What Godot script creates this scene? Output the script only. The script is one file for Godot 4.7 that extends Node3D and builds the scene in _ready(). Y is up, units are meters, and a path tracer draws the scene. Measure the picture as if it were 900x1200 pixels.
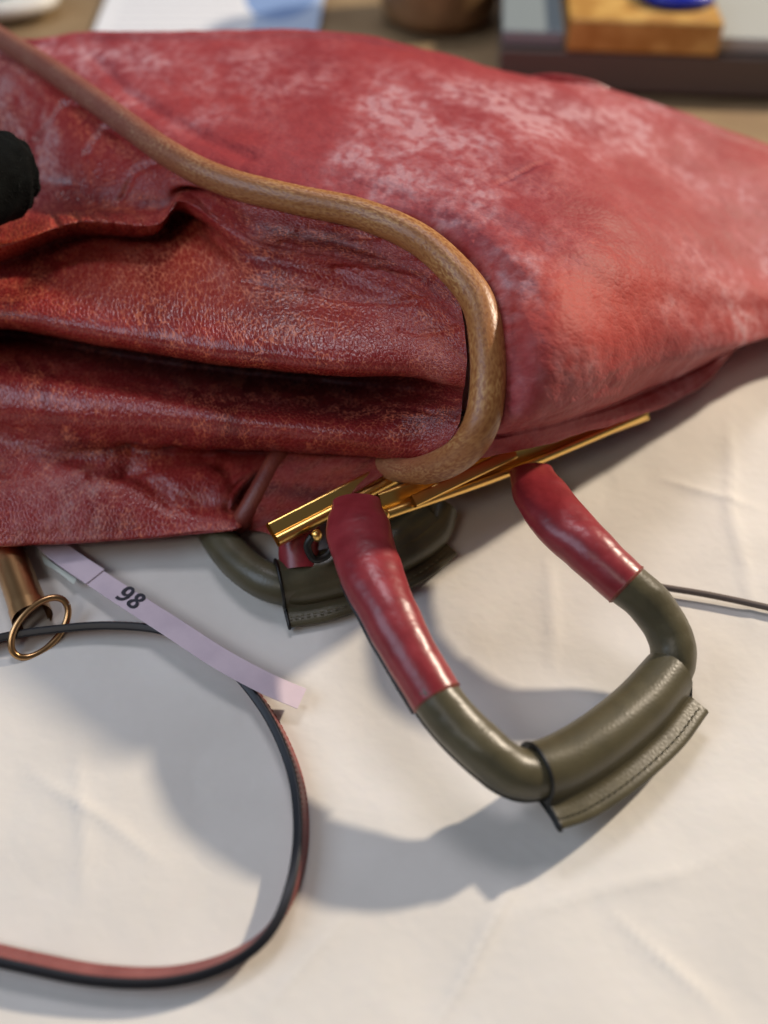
extends Node3D
# A worn red leather handbag lying on a paper-covered work table, seen close from its folded end.

var bag: Node3D
var mats := {}

func _ready() -> void:
	# ---------------------------------------------------------------- camera, exposure, lamps
	var cam := Camera3D.new()
	cam.name = "camera"
	cam.position = Vector3(0, 0.27, 0)
	cam.rotation_degrees = Vector3(-47, 0, 0)
	var lens := CameraAttributesPhysical.new()
	lens.frustum_focal_length = 12.0 / tan(deg_to_rad(29.0))
	lens.frustum_focus_distance = 0.312
	lens.frustum_near = 0.02
	lens.frustum_far = 50.0
	lens.exposure_aperture = 2.75
	cam.attributes = lens
	add_child(cam)
	cam.current = true

	var env := Environment.new()
	env.background_mode = Environment.BG_COLOR
	env.background_color = Color(0.60, 0.60, 0.63)
	env.background_energy_multiplier = 0.15
	env.tonemap_mode = Environment.TONE_MAPPER_LINEAR
	env.tonemap_exposure = 1.0
	env.sdfgi_enabled = true
	env.ssao_enabled = true
	env.ssil_enabled = true
	var we := WorldEnvironment.new()
	we.name = "environment"
	we.environment = env
	add_child(we)

	var aim := Vector3(0.05, 0.03, -0.26)
	# the low warm spot from the right and beyond, which throws the long hard shadows
	spot("warm_spot", aim + Vector3(1.35, 1.0, -0.86).normalized() * 2.1, aim, Color(1.0, 0.93, 0.84), 5.6)
	# the cool window to the left, and a broad soft ceiling lamp beyond the bag
	area("cool_window", Vector3(-1.35, 1.25, 0.12), aim, Vector2(1.1, 1.0), Color(0.83, 0.90, 1.0), 1.4)
	area("added_fold_fill", Vector3(-0.55, 1.55, 0.95), aim, Vector2(0.4, 0.4), Color(1.0, 0.95, 0.90), 0.36)  # weak warm fill added behind the viewer to brighten the folds
	area("ceiling_lamp", Vector3(-0.10, 1.75, -1.15), aim, Vector2(0.6, 0.4), Color(0.97, 0.96, 1.0), 0.95)

	make_materials()
	setting()
	handbag()
	shoulder_strap()
	paper_tag()
	glove_tip()
	far_things()


func spot(called: String, from: Vector3, to: Vector3, tint: Color, energy: float) -> void:
	var l := SpotLight3D.new()
	l.name = called
	l.light_color = tint
	l.light_energy = energy
	l.light_size = 0.055
	l.spot_range = 8.0
	l.spot_angle = 38.0
	l.spot_attenuation = 2.0
	l.shadow_enabled = true
	add_child(l)
	l.look_at_from_position(from, to, Vector3.UP)


func area(called: String, from: Vector3, to: Vector3, size: Vector2, tint: Color, energy: float) -> void:
	var l := AreaLight3D.new()
	l.name = called
	l.area_size = size
	l.area_normalize_energy = true
	l.light_color = tint
	l.light_energy = energy
	l.area_range = 8.0
	l.shadow_enabled = true
	add_child(l)
	l.look_at_from_position(from, to, Vector3.UP)


# ==================================================================== small tools
func thing(called: String, label: String, category: String, at: Vector3, group := "") -> Node3D:
	var o := Node3D.new()
	o.name = called
	o.position = at
	add_child(o, true)
	o.set_meta("label", label)
	o.set_meta("category", category)
	if group:
		o.set_meta("group", group)
	return o


func put(called: String, mesh: Mesh, mat: Material, parent: Node = self) -> MeshInstance3D:
	# vertices are given in scene coordinates; a part is moved back by the place of its thing
	var o := MeshInstance3D.new()
	o.name = called
	o.mesh = mesh
	o.material_override = mat
	parent.add_child(o, true)
	if parent != self and parent is Node3D and not parent is MeshInstance3D:
		o.position = -parent.position
	return o


func cr(p: Array, t: float) -> Vector3:
	var n := p.size()
	var i := clampi(int(floor(t)), 0, n - 2)
	var f := t - i
	var a: Vector3 = p[i]
	var b: Vector3 = p[i + 1]
	var pre: Vector3 = p[i - 1] if i > 0 else a * 2.0 - b
	var post: Vector3 = p[i + 2] if i + 2 < n else b * 2.0 - a
	return a.cubic_interpolate(b, pre, post, f)


func crf(p: Array, t: float) -> float:
	var i := clampi(int(floor(t)), 0, p.size() - 2)
	return lerpf(p[i], p[i + 1], smoothstep(0.0, 1.0, clampf(t - i, 0.0, 1.0)))


func surface(rows: Array, nu: int, nv: int) -> Array:
	# bicubic sheet through rows of control points -> nv + 1 rows of nu + 1 points
	var first := []
	for r in rows:
		var line := PackedVector3Array()
		for i in nu + 1:
			line.append(cr(r, float(i) / nu * (r.size() - 1)))
		first.append(line)
	var out := []
	for j in nv + 1:
		out.append(PackedVector3Array())
		out[j].resize(nu + 1)
	for i in nu + 1:
		var col := []
		for r in first:
			col.append(r[i])
		for j in nv + 1:
			out[j][i] = cr(col, float(j) / nv * (rows.size() - 1))
	return out


func grid_normals(g: Array, wrap := false) -> Array:
	var out := []
	var nj := g.size()
	var ni: int = g[0].size()
	for j in nj:
		var line := PackedVector3Array()
		line.resize(ni)
		var up: PackedVector3Array = g[maxi(j - 1, 0)]
		var dn: PackedVector3Array = g[mini(j + 1, nj - 1)]
		var me: PackedVector3Array = g[j]
		for i in ni:
			var a := maxi(i - 1, 0)
			var b := mini(i + 1, ni - 1)
			if wrap and (i == 0 or i == ni - 1):
				a = ni - 2
				b = 1
			line[i] = (dn[i] - up[i]).cross(me[b] - me[a]).normalized()
		out.append(line)
	return out


func grid_mesh(g: Array, wrap := false, colours: Array = [], flip := false) -> ArrayMesh:
	var nj := g.size()
	var ni: int = g[0].size()
	var ns := grid_normals(g, wrap)
	var v := PackedVector3Array()
	var n := PackedVector3Array()
	var uv := PackedVector2Array()
	var c := PackedColorArray()
	# texture runs with mean arc length, so that grain keeps an even size
	var us := PackedFloat32Array([0.0])
	var vs := PackedFloat32Array([0.0])
	for i in range(1, ni):
		var d := 0.0
		for j in range(0, nj, maxi(1, nj / 8)):
			d += (g[j][i] - g[j][i - 1]).length()
		us.append(us[i - 1] + d)
	for j in range(1, nj):
		var d := 0.0
		for i in range(0, ni, maxi(1, ni / 8)):
			d += (g[j][i] - g[j - 1][i]).length()
		vs.append(vs[j - 1] + d)
	for j in nj:
		v.append_array(g[j])
		n.append_array(ns[j])
		if colours:
			c.append_array(colours[j])
		for i in ni:
			uv.append(Vector2(us[i] / maxf(us[ni - 1], 1e-6), vs[j] / maxf(vs[nj - 1], 1e-6)))
	if flip:
		for k in n.size():
			n[k] = -n[k]
	var idx := PackedInt32Array()
	for j in nj - 1:
		for i in ni - 1:
			var a := j * ni + i
			if flip:
				idx.append_array([a, a + ni, a + 1, a + 1, a + ni, a + ni + 1])
			else:
				idx.append_array([a, a + 1, a + ni, a + 1, a + ni + 1, a + ni])
	var arr := []
	arr.resize(Mesh.ARRAY_MAX)
	arr[Mesh.ARRAY_VERTEX] = v
	arr[Mesh.ARRAY_NORMAL] = n
	arr[Mesh.ARRAY_TEX_UV] = uv
	if colours:
		arr[Mesh.ARRAY_COLOR] = c
	arr[Mesh.ARRAY_INDEX] = idx
	var m := ArrayMesh.new()
	m.add_surface_from_arrays(Mesh.PRIMITIVE_TRIANGLES, arr)
	return m


const PLAN := Rect2(-0.30, -0.72, 0.68, 0.62)


func plan_uv(p: Vector3) -> Vector2:
	# the panel's grain lies as on a flat hide: across x, and along depth and drop together
	return Vector2((p.x - PLAN.position.x) / PLAN.size.x, (p.z - 0.9 * p.y - PLAN.position.y) / PLAN.size.y)


func laid_flat(m: ArrayMesh) -> ArrayMesh:
	var arr := m.surface_get_arrays(0)
	var uv := PackedVector2Array()
	for p in arr[Mesh.ARRAY_VERTEX]:
		uv.append(plan_uv(p))
	arr[Mesh.ARRAY_TEX_UV] = uv
	var out := ArrayMesh.new()
	out.add_surface_from_arrays(Mesh.PRIMITIVE_TRIANGLES, arr)
	return out


func spots(list: Array) -> Array:
	# [place, radius in metres, strength] -> soft spots in the panel's texture
	var out := []
	for b in list:
		var c := plan_uv(b[0])
		out.append([c.x, c.y, b[1] / PLAN.size.x, b[1] / PLAN.size.y, b[2]])
	return out


func sweep_grid(path: Array, ups: Array, profile: PackedVector2Array, n: int, sx: Array = [1.0, 1.0], sy: Array = [1.0, 1.0]) -> Array:
	# profile.x runs along tangent x up, profile.y along up; the profile repeats its first point when closed
	var g := []
	var m := path.size() - 1
	for k in n + 1:
		var t := float(k) / n
		var p := cr(path, t * m)
		var tan := (cr(path, minf(t + 0.004, 1.0) * m) - cr(path, maxf(t - 0.004, 0.0) * m)).normalized()
		var u: Vector3 = cr(ups, t * (ups.size() - 1)) if ups.size() > 1 else ups[0]
		u = (u - tan * u.dot(tan)).normalized()
		var s := tan.cross(u)
		var kx := crf(sx, t * (sx.size() - 1))
		var ky := crf(sy, t * (sy.size() - 1))
		var line := PackedVector3Array()
		for q in profile:
			line.append(p + s * q.x * kx + u * q.y * ky)
		g.append(line)
	return g


func circle(r: float, n: int) -> PackedVector2Array:
	var out := PackedVector2Array()
	for k in n + 1:
		out.append(Vector2(cos(TAU * k / n), sin(TAU * k / n)) * r)
	return out


func tube(path: Array, r: float, n := 40, around := 14, scale: Array = [1.0, 1.0], up := Vector3.UP) -> ArrayMesh:
	return grid_mesh(sweep_grid(path, [up], circle(r, around), n, scale, scale), true)


func capped(g: Array) -> ArrayMesh:
	# a swept closed profile with both ends shut
	var c0 := Vector3.ZERO
	var c1 := Vector3.ZERO
	var last: int = g.size() - 1
	for p in g[0]:
		c0 += p
	for p in g[last]:
		c1 += p
	var n: int = g[0].size()
	var st := SurfaceTool.new()
	st.begin(Mesh.PRIMITIVE_TRIANGLES)
	for i in n - 1:
		for p in [c0 / n, g[0][i + 1], g[0][i]]:
			st.add_vertex(p)
		for p in [c1 / n, g[last][i], g[last][i + 1]]:
			st.add_vertex(p)
	st.generate_normals()
	var m := grid_mesh(g, true)
	return joined([m, st.commit()])


func joined(list: Array) -> ArrayMesh:
	var st := SurfaceTool.new()
	st.begin(Mesh.PRIMITIVE_TRIANGLES)
	for m in list:
		st.append_from(m, 0, Transform3D())
	return st.commit()


func rounded_rect(w: float, h: float, r: float, n := 4) -> PackedVector2Array:
	var out := PackedVector2Array()
	for q in [[1, 1, 0.0], [-1, 1, 90.0], [-1, -1, 180.0], [1, -1, 270.0]]:
		for k in n + 1:
			var a := deg_to_rad(q[2] + 90.0 * k / n)
			out.append(Vector2(q[0] * (w / 2 - r), q[1] * (h / 2 - r)) + Vector2(cos(a), sin(a)) * r)
	out.append(out[0])
	return out


func bar(a: Vector3, b: Vector3, w: float, h: float, r: float, up := Vector3.UP) -> ArrayMesh:
	return capped(sweep_grid([a, b], [up], rounded_rect(w, h, r), 1))


func lathe(profile: PackedVector2Array, at: Vector3, n := 40, squash := Vector3.ONE) -> ArrayMesh:
	var g := []
	for q in profile:
		var line := PackedVector3Array()
		for k in n + 1:
			line.append(at + Vector3(cos(TAU * k / n) * q.x, q.y, -sin(TAU * k / n) * q.x) * squash)
		g.append(line)
	return grid_mesh(g, true)


func noise(kind: int, freq: float, rng: int, oct := 1, warp := 0.0) -> FastNoiseLite:
	var f := FastNoiseLite.new()
	f.seed = rng
	f.noise_type = kind
	f.frequency = freq
	f.fractal_type = FastNoiseLite.FRACTAL_FBM if oct > 1 else FastNoiseLite.FRACTAL_NONE
	f.fractal_octaves = oct
	if kind == FastNoiseLite.TYPE_CELLULAR:
		f.cellular_return_type = FastNoiseLite.RETURN_DISTANCE2_SUB
		f.cellular_jitter = 1.0
	if warp > 0.0:
		f.domain_warp_enabled = true
		f.domain_warp_amplitude = warp
		f.domain_warp_frequency = freq * 1.3
		f.domain_warp_fractal_type = FastNoiseLite.DOMAIN_WARP_FRACTAL_NONE
	return f


func bytes(f: FastNoiseLite, w: int, h: int) -> PackedByteArray:
	return f.get_image(w, h).get_data()


func stretched(f: FastNoiseLite, w: int, h: int, much: float) -> PackedByteArray:
	var im := f.get_image(int(w * (1.0 / much if much < 1.0 else 1.0)), int(h / much) if much > 1.0 else h)
	if much < 1.0:
		im = f.get_image(int(w * much), h)
	im.resize(w, h, Image.INTERPOLATE_CUBIC)
	return im.get_data()


func blobs(list: Array, w: int, h: int) -> PackedByteArray:
	# soft spots (u, v, radius u, radius v, strength) as one byte map
	var im := Image.create(128, 96, false, Image.FORMAT_L8)
	for y in 96:
		for x in 128:
			var s := 0.0
			for b in list:
				var d := Vector2((x / 128.0 - b[0]) / b[2], (y / 96.0 - b[1]) / b[3]).length_squared()
				s += b[4] * exp(-d * 1.5)
			s = clampf(s, 0.0, 1.0)
			im.set_pixel(x, y, Color(s, s, s))
	im.resize(w, h, Image.INTERPOLATE_CUBIC)
	return im.get_data()


func leather(w: int, h: int, cells: float, o: Dictionary) -> StandardMaterial3D:
	# worn glazed leather: grain cells, orange cracks in the glaze, purple-dark patina and painted fold shade, pale bloom
	var f: float = cells / w
	var sd: int = o.seed
	var big := stretched(noise(FastNoiseLite.TYPE_CELLULAR, f, sd, 1, 0.55 / f), w, h, o.stretch)
	var fine := bytes(noise(FastNoiseLite.TYPE_CELLULAR, f * 2.4, sd + 1, 1, 0.3 / f), w, h)
	var patch := bytes(noise(FastNoiseLite.TYPE_SIMPLEX_SMOOTH, 5.0 / w, sd + 2, 4), w, h)
	var speck := stretched(noise(FastNoiseLite.TYPE_SIMPLEX_SMOOTH, 22.0 / w, sd + 3, 7, 14.0), w, h, o.tall)
	var cloud := stretched(noise(FastNoiseLite.TYPE_SIMPLEX_SMOOTH, 4.0 / w, sd + 4, 5, 40.0), w, h, o.tall)
	var grain := bytes(noise(FastNoiseLite.TYPE_SIMPLEX, f * 5.0, sd + 5, 2), w, h)
	var fuzz := stretched(noise(FastNoiseLite.TYPE_SIMPLEX, 90.0 / w, sd + 6, 4, 9.0), w, h, o.tall)
	var bloom := blobs(o.bloom, w, h)
	var worn := blobs(o.worn, w, h)
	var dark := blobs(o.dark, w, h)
	var base: Color = o.base
	var crack: Color = o.crack
	var deep: Color = o.deep
	var pale: Color = o.pale
	var glow: Color = o.worn_colour
	var ck: float = o.crack_most
	var everywhere: float = o.bloom_all
	var rel: float = o.relief
	var soft: float = o.soft
	var col := PackedByteArray()
	col.resize(w * h * 3)
	var hgt := PackedByteArray()
	hgt.resize(w * h)
	var rgh := PackedByteArray()
	rgh.resize(w * h)
	for k in w * h:
		var b := big[k] / 255.0
		var s := fine[k] / 255.0
		var p := patch[k] / 255.0
		var sp := speck[k] / 255.0
		var cl := cloud[k] / 255.0
		var gr := grain[k] / 255.0
		var fz := fuzz[k] / 255.0
		var wn := worn[k] / 255.0
		var line := maxf(1.0 - b / 0.13, 0.0)
		var line2 := maxf(1.0 - s / 0.20, 0.0)
		var lm := clampf((line * 0.9 + line2 * 0.4) * clampf((fz - 0.15) * 3.0, 0.2, 1.0) * (0.22 + 0.95 * clampf((sp - 0.36) * 3.0, 0.0, 1.0) * clampf((p - 0.2) * 2.0, 0.3, 1.0) + 0.5 * wn) * ck, 0.0, 1.0)
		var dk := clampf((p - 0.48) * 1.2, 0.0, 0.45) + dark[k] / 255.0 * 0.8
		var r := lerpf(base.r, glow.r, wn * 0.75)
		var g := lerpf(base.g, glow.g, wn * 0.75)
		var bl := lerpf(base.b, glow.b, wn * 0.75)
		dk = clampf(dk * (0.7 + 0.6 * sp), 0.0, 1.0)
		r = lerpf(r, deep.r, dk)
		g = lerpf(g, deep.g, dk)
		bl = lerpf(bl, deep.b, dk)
		r = lerpf(r, crack.r, lm)
		g = lerpf(g, crack.g, lm)
		bl = lerpf(bl, crack.b, lm)
		var bm := bloom[k] / 255.0 + everywhere
		bm = clampf(bm * clampf((cl - 0.30) * 2.2, 0.0, 1.3) * (0.18 + 1.0 * clampf((sp - 0.24) * 1.7, 0.0, 1.0)) * (0.20 + 1.6 * fz) * soft, 0.0, 0.75)
		r = lerpf(r, pale.r, bm)
		g = lerpf(g, pale.g, bm)
		bl = lerpf(bl, pale.b, bm)
		var t := 0.94 + 0.12 * gr
		col[k * 3] = int(clampf(r * t, 0.0, 1.0) * 255.0)
		col[k * 3 + 1] = int(clampf(g * t, 0.0, 1.0) * 255.0)
		col[k * 3 + 2] = int(clampf(bl * t, 0.0, 1.0) * 255.0)
		var dome := minf(b / 0.5, 1.0)
		dome = dome * (2.0 - dome)
		var dome2 := minf(s / 0.5, 1.0)
		hgt[k] = int(clampf((0.52 * dome + 0.24 * dome2 + 0.16 * gr + 0.12 * sp) * 235.0, 0.0, 255.0))
		rgh[k] = int(clampf(o.rough + 0.35 * bm + 0.10 * lm + 0.12 * (gr - 0.5) - 0.08 * dk, 0.05, 1.0) * 255.0)
	var m := StandardMaterial3D.new()
	m.albedo_texture = ImageTexture.create_from_image(Image.create_from_data(w, h, false, Image.FORMAT_RGB8, col))
	m.roughness_texture = ImageTexture.create_from_image(Image.create_from_data(w, h, false, Image.FORMAT_L8, rgh))
	m.roughness = 1.0
	m.metallic_specular = o.get("spec", 0.5)
	m.heightmap_enabled = true
	m.heightmap_texture = ImageTexture.create_from_image(Image.create_from_data(w, h, false, Image.FORMAT_L8, hgt))
	m.heightmap_scale = rel
	m.vertex_color_use_as_albedo = o.get("tinted", false)
	return m


func plain(c: Color, rough: float, metal := 0.0) -> StandardMaterial3D:
	var m := StandardMaterial3D.new()
	m.albedo_color = c
	m.roughness = rough
	m.metallic = metal
	return m


func grained(c: Color, rough: float, relief: float, freq: float, vary: Color, scale := 12.0) -> StandardMaterial3D:
	# one colour with soft mottling and fine relief, laid on from three sides
	var m := plain(Color.WHITE, rough)
	var ramp := Gradient.new()
	ramp.offsets = PackedFloat32Array([0.25, 0.75])
	ramp.colors = PackedColorArray([c, vary])
	var t := NoiseTexture2D.new()
	t.width = 512
	t.height = 512
	t.seamless = true
	t.noise = noise(FastNoiseLite.TYPE_SIMPLEX_SMOOTH, 0.012, 31, 5)
	t.color_ramp = ramp
	m.albedo_texture = t
	var b := NoiseTexture2D.new()
	b.width = 512
	b.height = 512
	b.seamless = true
	b.noise = noise(FastNoiseLite.TYPE_CELLULAR, freq, 37, 1)
	m.heightmap_enabled = true
	m.heightmap_texture = b
	m.heightmap_scale = relief
	m.uv1_triplanar = true
	m.uv1_scale = Vector3.ONE * scale
	return m


func make_materials() -> void:
	var red := {
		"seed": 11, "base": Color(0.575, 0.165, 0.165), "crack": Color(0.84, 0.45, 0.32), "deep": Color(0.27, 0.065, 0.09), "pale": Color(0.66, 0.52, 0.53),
		"worn_colour": Color(0.66, 0.22, 0.15), "soft": 1.0, "crack_most": 2.0, "bloom_all": 0.10, "relief": 0.030, "rough": 0.26, "stretch": 1.2, "tall": 1.0,
		"bloom": [[0.18, 0.10, 0.14, 0.12, 0.6], [0.30, 0.12, 0.08, 0.06, 0.6], [0.66, 0.37, 0.07, 0.05, 0.6], [0.05, 0.08, 0.12, 0.10, 0.5], [0.95, 0.45, 0.03, 0.06, 0.3], [0.6, 0.45, 0.3, 0.02, 0.4], [0.5, 0.74, 0.4, 0.02, 0.4], [0.25, 0.90, 0.35, 0.10, 0.35], [0.35, 0.50, 0.2, 0.03, 0.35]],
		"worn": [[0.62, 0.33, 0.22, 0.06, 0.7], [0.95, 0.33, 0.05, 0.12, 0.7], [0.25, 0.24, 0.2, 0.04, 0.6], [0.45, 0.36, 0.2, 0.05, 0.5], [0.5, 0.45, 0.4, 0.025, 0.5]],
		"dark": [[0.35, 0.16, 0.12, 0.06, 0.6], [0.75, 0.12, 0.12, 0.06, 0.8], [0.55, 0.56, 0.7, 0.075, 1.0], [0.2, 0.14, 0.1, 0.06, 0.5], [0.8, 0.64, 0.3, 0.05, 0.6]],  # the long spot paints the shade under the fold, over darker patina
	}
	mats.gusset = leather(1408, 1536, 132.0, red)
	mats.panel = leather(1536, 1400, 230.0, {
		"seed": 71, "base": Color(0.575, 0.20, 0.212), "crack": Color(0.76, 0.36, 0.29), "deep": Color(0.44, 0.115, 0.15), "pale": Color(0.76, 0.615, 0.635),
		"worn_colour": Color(0.66, 0.19, 0.14), "crack_most": 0.40, "bloom_all": 0.58, "relief": 0.018, "spec": 0.36, "rough": 0.58, "stretch": 1.0, "tall": 1.3, "soft": 0.66,
		"bloom": spots([[Vector3(-0.0108, 0.1050, -0.3955), 0.07, 0.30], [Vector3(0.0063, 0.1035, -0.3242), 0.035, 0.5], [Vector3(-0.0157, 0.1035, -0.3209), 0.03, 0.35], [Vector3(0.0955, 0.0825, -0.4306), 0.06, 0.5], [Vector3(0.0403, 0.0975, -0.3962), 0.05, 0.5], [Vector3(-0.1225, 0.1028, -0.4477), 0.03, 0.7], [Vector3(-0.0766, 0.1035, -0.3744), 0.03, 0.5], [Vector3(-0.1580, 0.1012, -0.4620), 0.03, 0.5], [Vector3(0.1240, 0.0750, -0.3874), 0.05, 0.5], [Vector3(0.0731, 0.0900, -0.3112), 0.04, 0.45], [Vector3(0.1432, 0.0525, -0.3350), 0.035, 0.6], [Vector3(0.1284, 0.0450, -0.3095), 0.03, 0.5], [Vector3(0.0522, 0.0825, -0.2349), 0.02, 0.4]]),
		"worn": spots([[Vector3(0.0549, 0.0975, -0.2510), 0.035, 0.6], [Vector3(0.0420, 0.0998, -0.2622), 0.025, 0.5], [Vector3(0.0875, 0.0825, -0.2780), 0.04, 0.6], [Vector3(0.1420, 0.0525, -0.3165), 0.04, 0.5], [Vector3(-0.0549, 0.1050, -0.4042), 0.05, 0.25]]),
		"dark": spots([[Vector3(0.0802, 0.0900, -0.4134), 0.03, 0.4], [Vector3(0.0484, 0.1028, -0.3323), 0.02, 0.25]]),
	})
	mats.handle_red = grained(Color(0.58, 0.20, 0.225), 0.33, 0.008, 0.04, Color(0.50, 0.15, 0.175), 14.0)
	mats.olive = grained(Color(0.345, 0.32, 0.235), 0.37, 0.005, 0.09, Color(0.295, 0.275, 0.20), 14.0)
	mats.olive_edge = plain(Color(0.07, 0.075, 0.065), 0.45)
	mats.seam_red = grained(Color(0.52, 0.25, 0.18), 0.45, 0.012, 0.08, Color(0.44, 0.17, 0.14), 16.0)
	mats.gold = plain(Color(0.98, 0.80, 0.46), 0.30, 1.0)
	mats.pale_gold = plain(Color(0.80, 0.63, 0.44), 0.30, 1.0)
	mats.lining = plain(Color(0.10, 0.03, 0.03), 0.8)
	mats.strap = grained(Color(0.56, 0.33, 0.32), 0.45, 0.010, 0.08, Color(0.48, 0.25, 0.245), 16.0)
	mats.strap_edge = plain(Color(0.075, 0.08, 0.105), 0.4)
	mats.thread = plain(Color(0.36, 0.335, 0.245), 0.6)
	mats.thread_red = plain(Color(0.62, 0.36, 0.33), 0.7)
	mats.piping = piping_material()


func piping_material() -> StandardMaterial3D:
	# rubbed cord: reddish grey-brown towards the base of the bag, bare golden tan round the corner
	var w := 256
	var h := 2048
	var a := bytes(noise(FastNoiseLite.TYPE_SIMPLEX_SMOOTH, 0.011, 5, 5), w, h)
	var f := noise(FastNoiseLite.TYPE_SIMPLEX, 0.10, 6, 4, 8.0)
	var s := bytes(f, w, h)
	var c2 := bytes(noise(FastNoiseLite.TYPE_CELLULAR, 0.08, 8, 1, 10.0), w, h)
	var im := Image.create(w, h, false, Image.FORMAT_RGB8)
	var hm := Image.create(w, h, false, Image.FORMAT_L8)
	for y in h:
		var t := float(y) / h
		var gold := smoothstep(0.46, 0.66, t) * (1.0 - 0.5 * smoothstep(0.84, 0.95, t))
		var ground := Color(0.54, 0.33, 0.275).lerp(Color(0.64, 0.43, 0.24), gold)
		var rub := Color(0.63, 0.48, 0.39).lerp(Color(0.76, 0.58, 0.36), gold)
		var stain := Color(0.48, 0.27, 0.22).lerp(Color(0.53, 0.32, 0.17), gold)
		for x in w:
			var k := y * w + x
			var n := a[k] / 255.0
			var sp := s[k] / 255.0
			var c := ground.lerp(rub, clampf((sp - 0.42) * 3.0, 0.0, 1.0) * clampf((n - 0.25) * 2.0, 0.0, 1.0))
			c = c.lerp(stain, clampf((0.42 - sp) * 3.2, 0.0, 0.65) + 0.35 * maxf(1.0 - c2[k] / 35.0, 0.0))
			im.set_pixel(x, y, c)
			var hh := clampf(0.25 + 0.5 * sp + 0.25 * minf(c2[k] / 70.0, 1.0), 0.0, 1.0)
			hm.set_pixel(x, y, Color(hh, hh, hh))
	var m := StandardMaterial3D.new()
	m.albedo_texture = ImageTexture.create_from_image(im)
	m.roughness = 0.40
	m.heightmap_enabled = true
	m.heightmap_texture = ImageTexture.create_from_image(hm)
	m.heightmap_scale = 0.012
	return m


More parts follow.
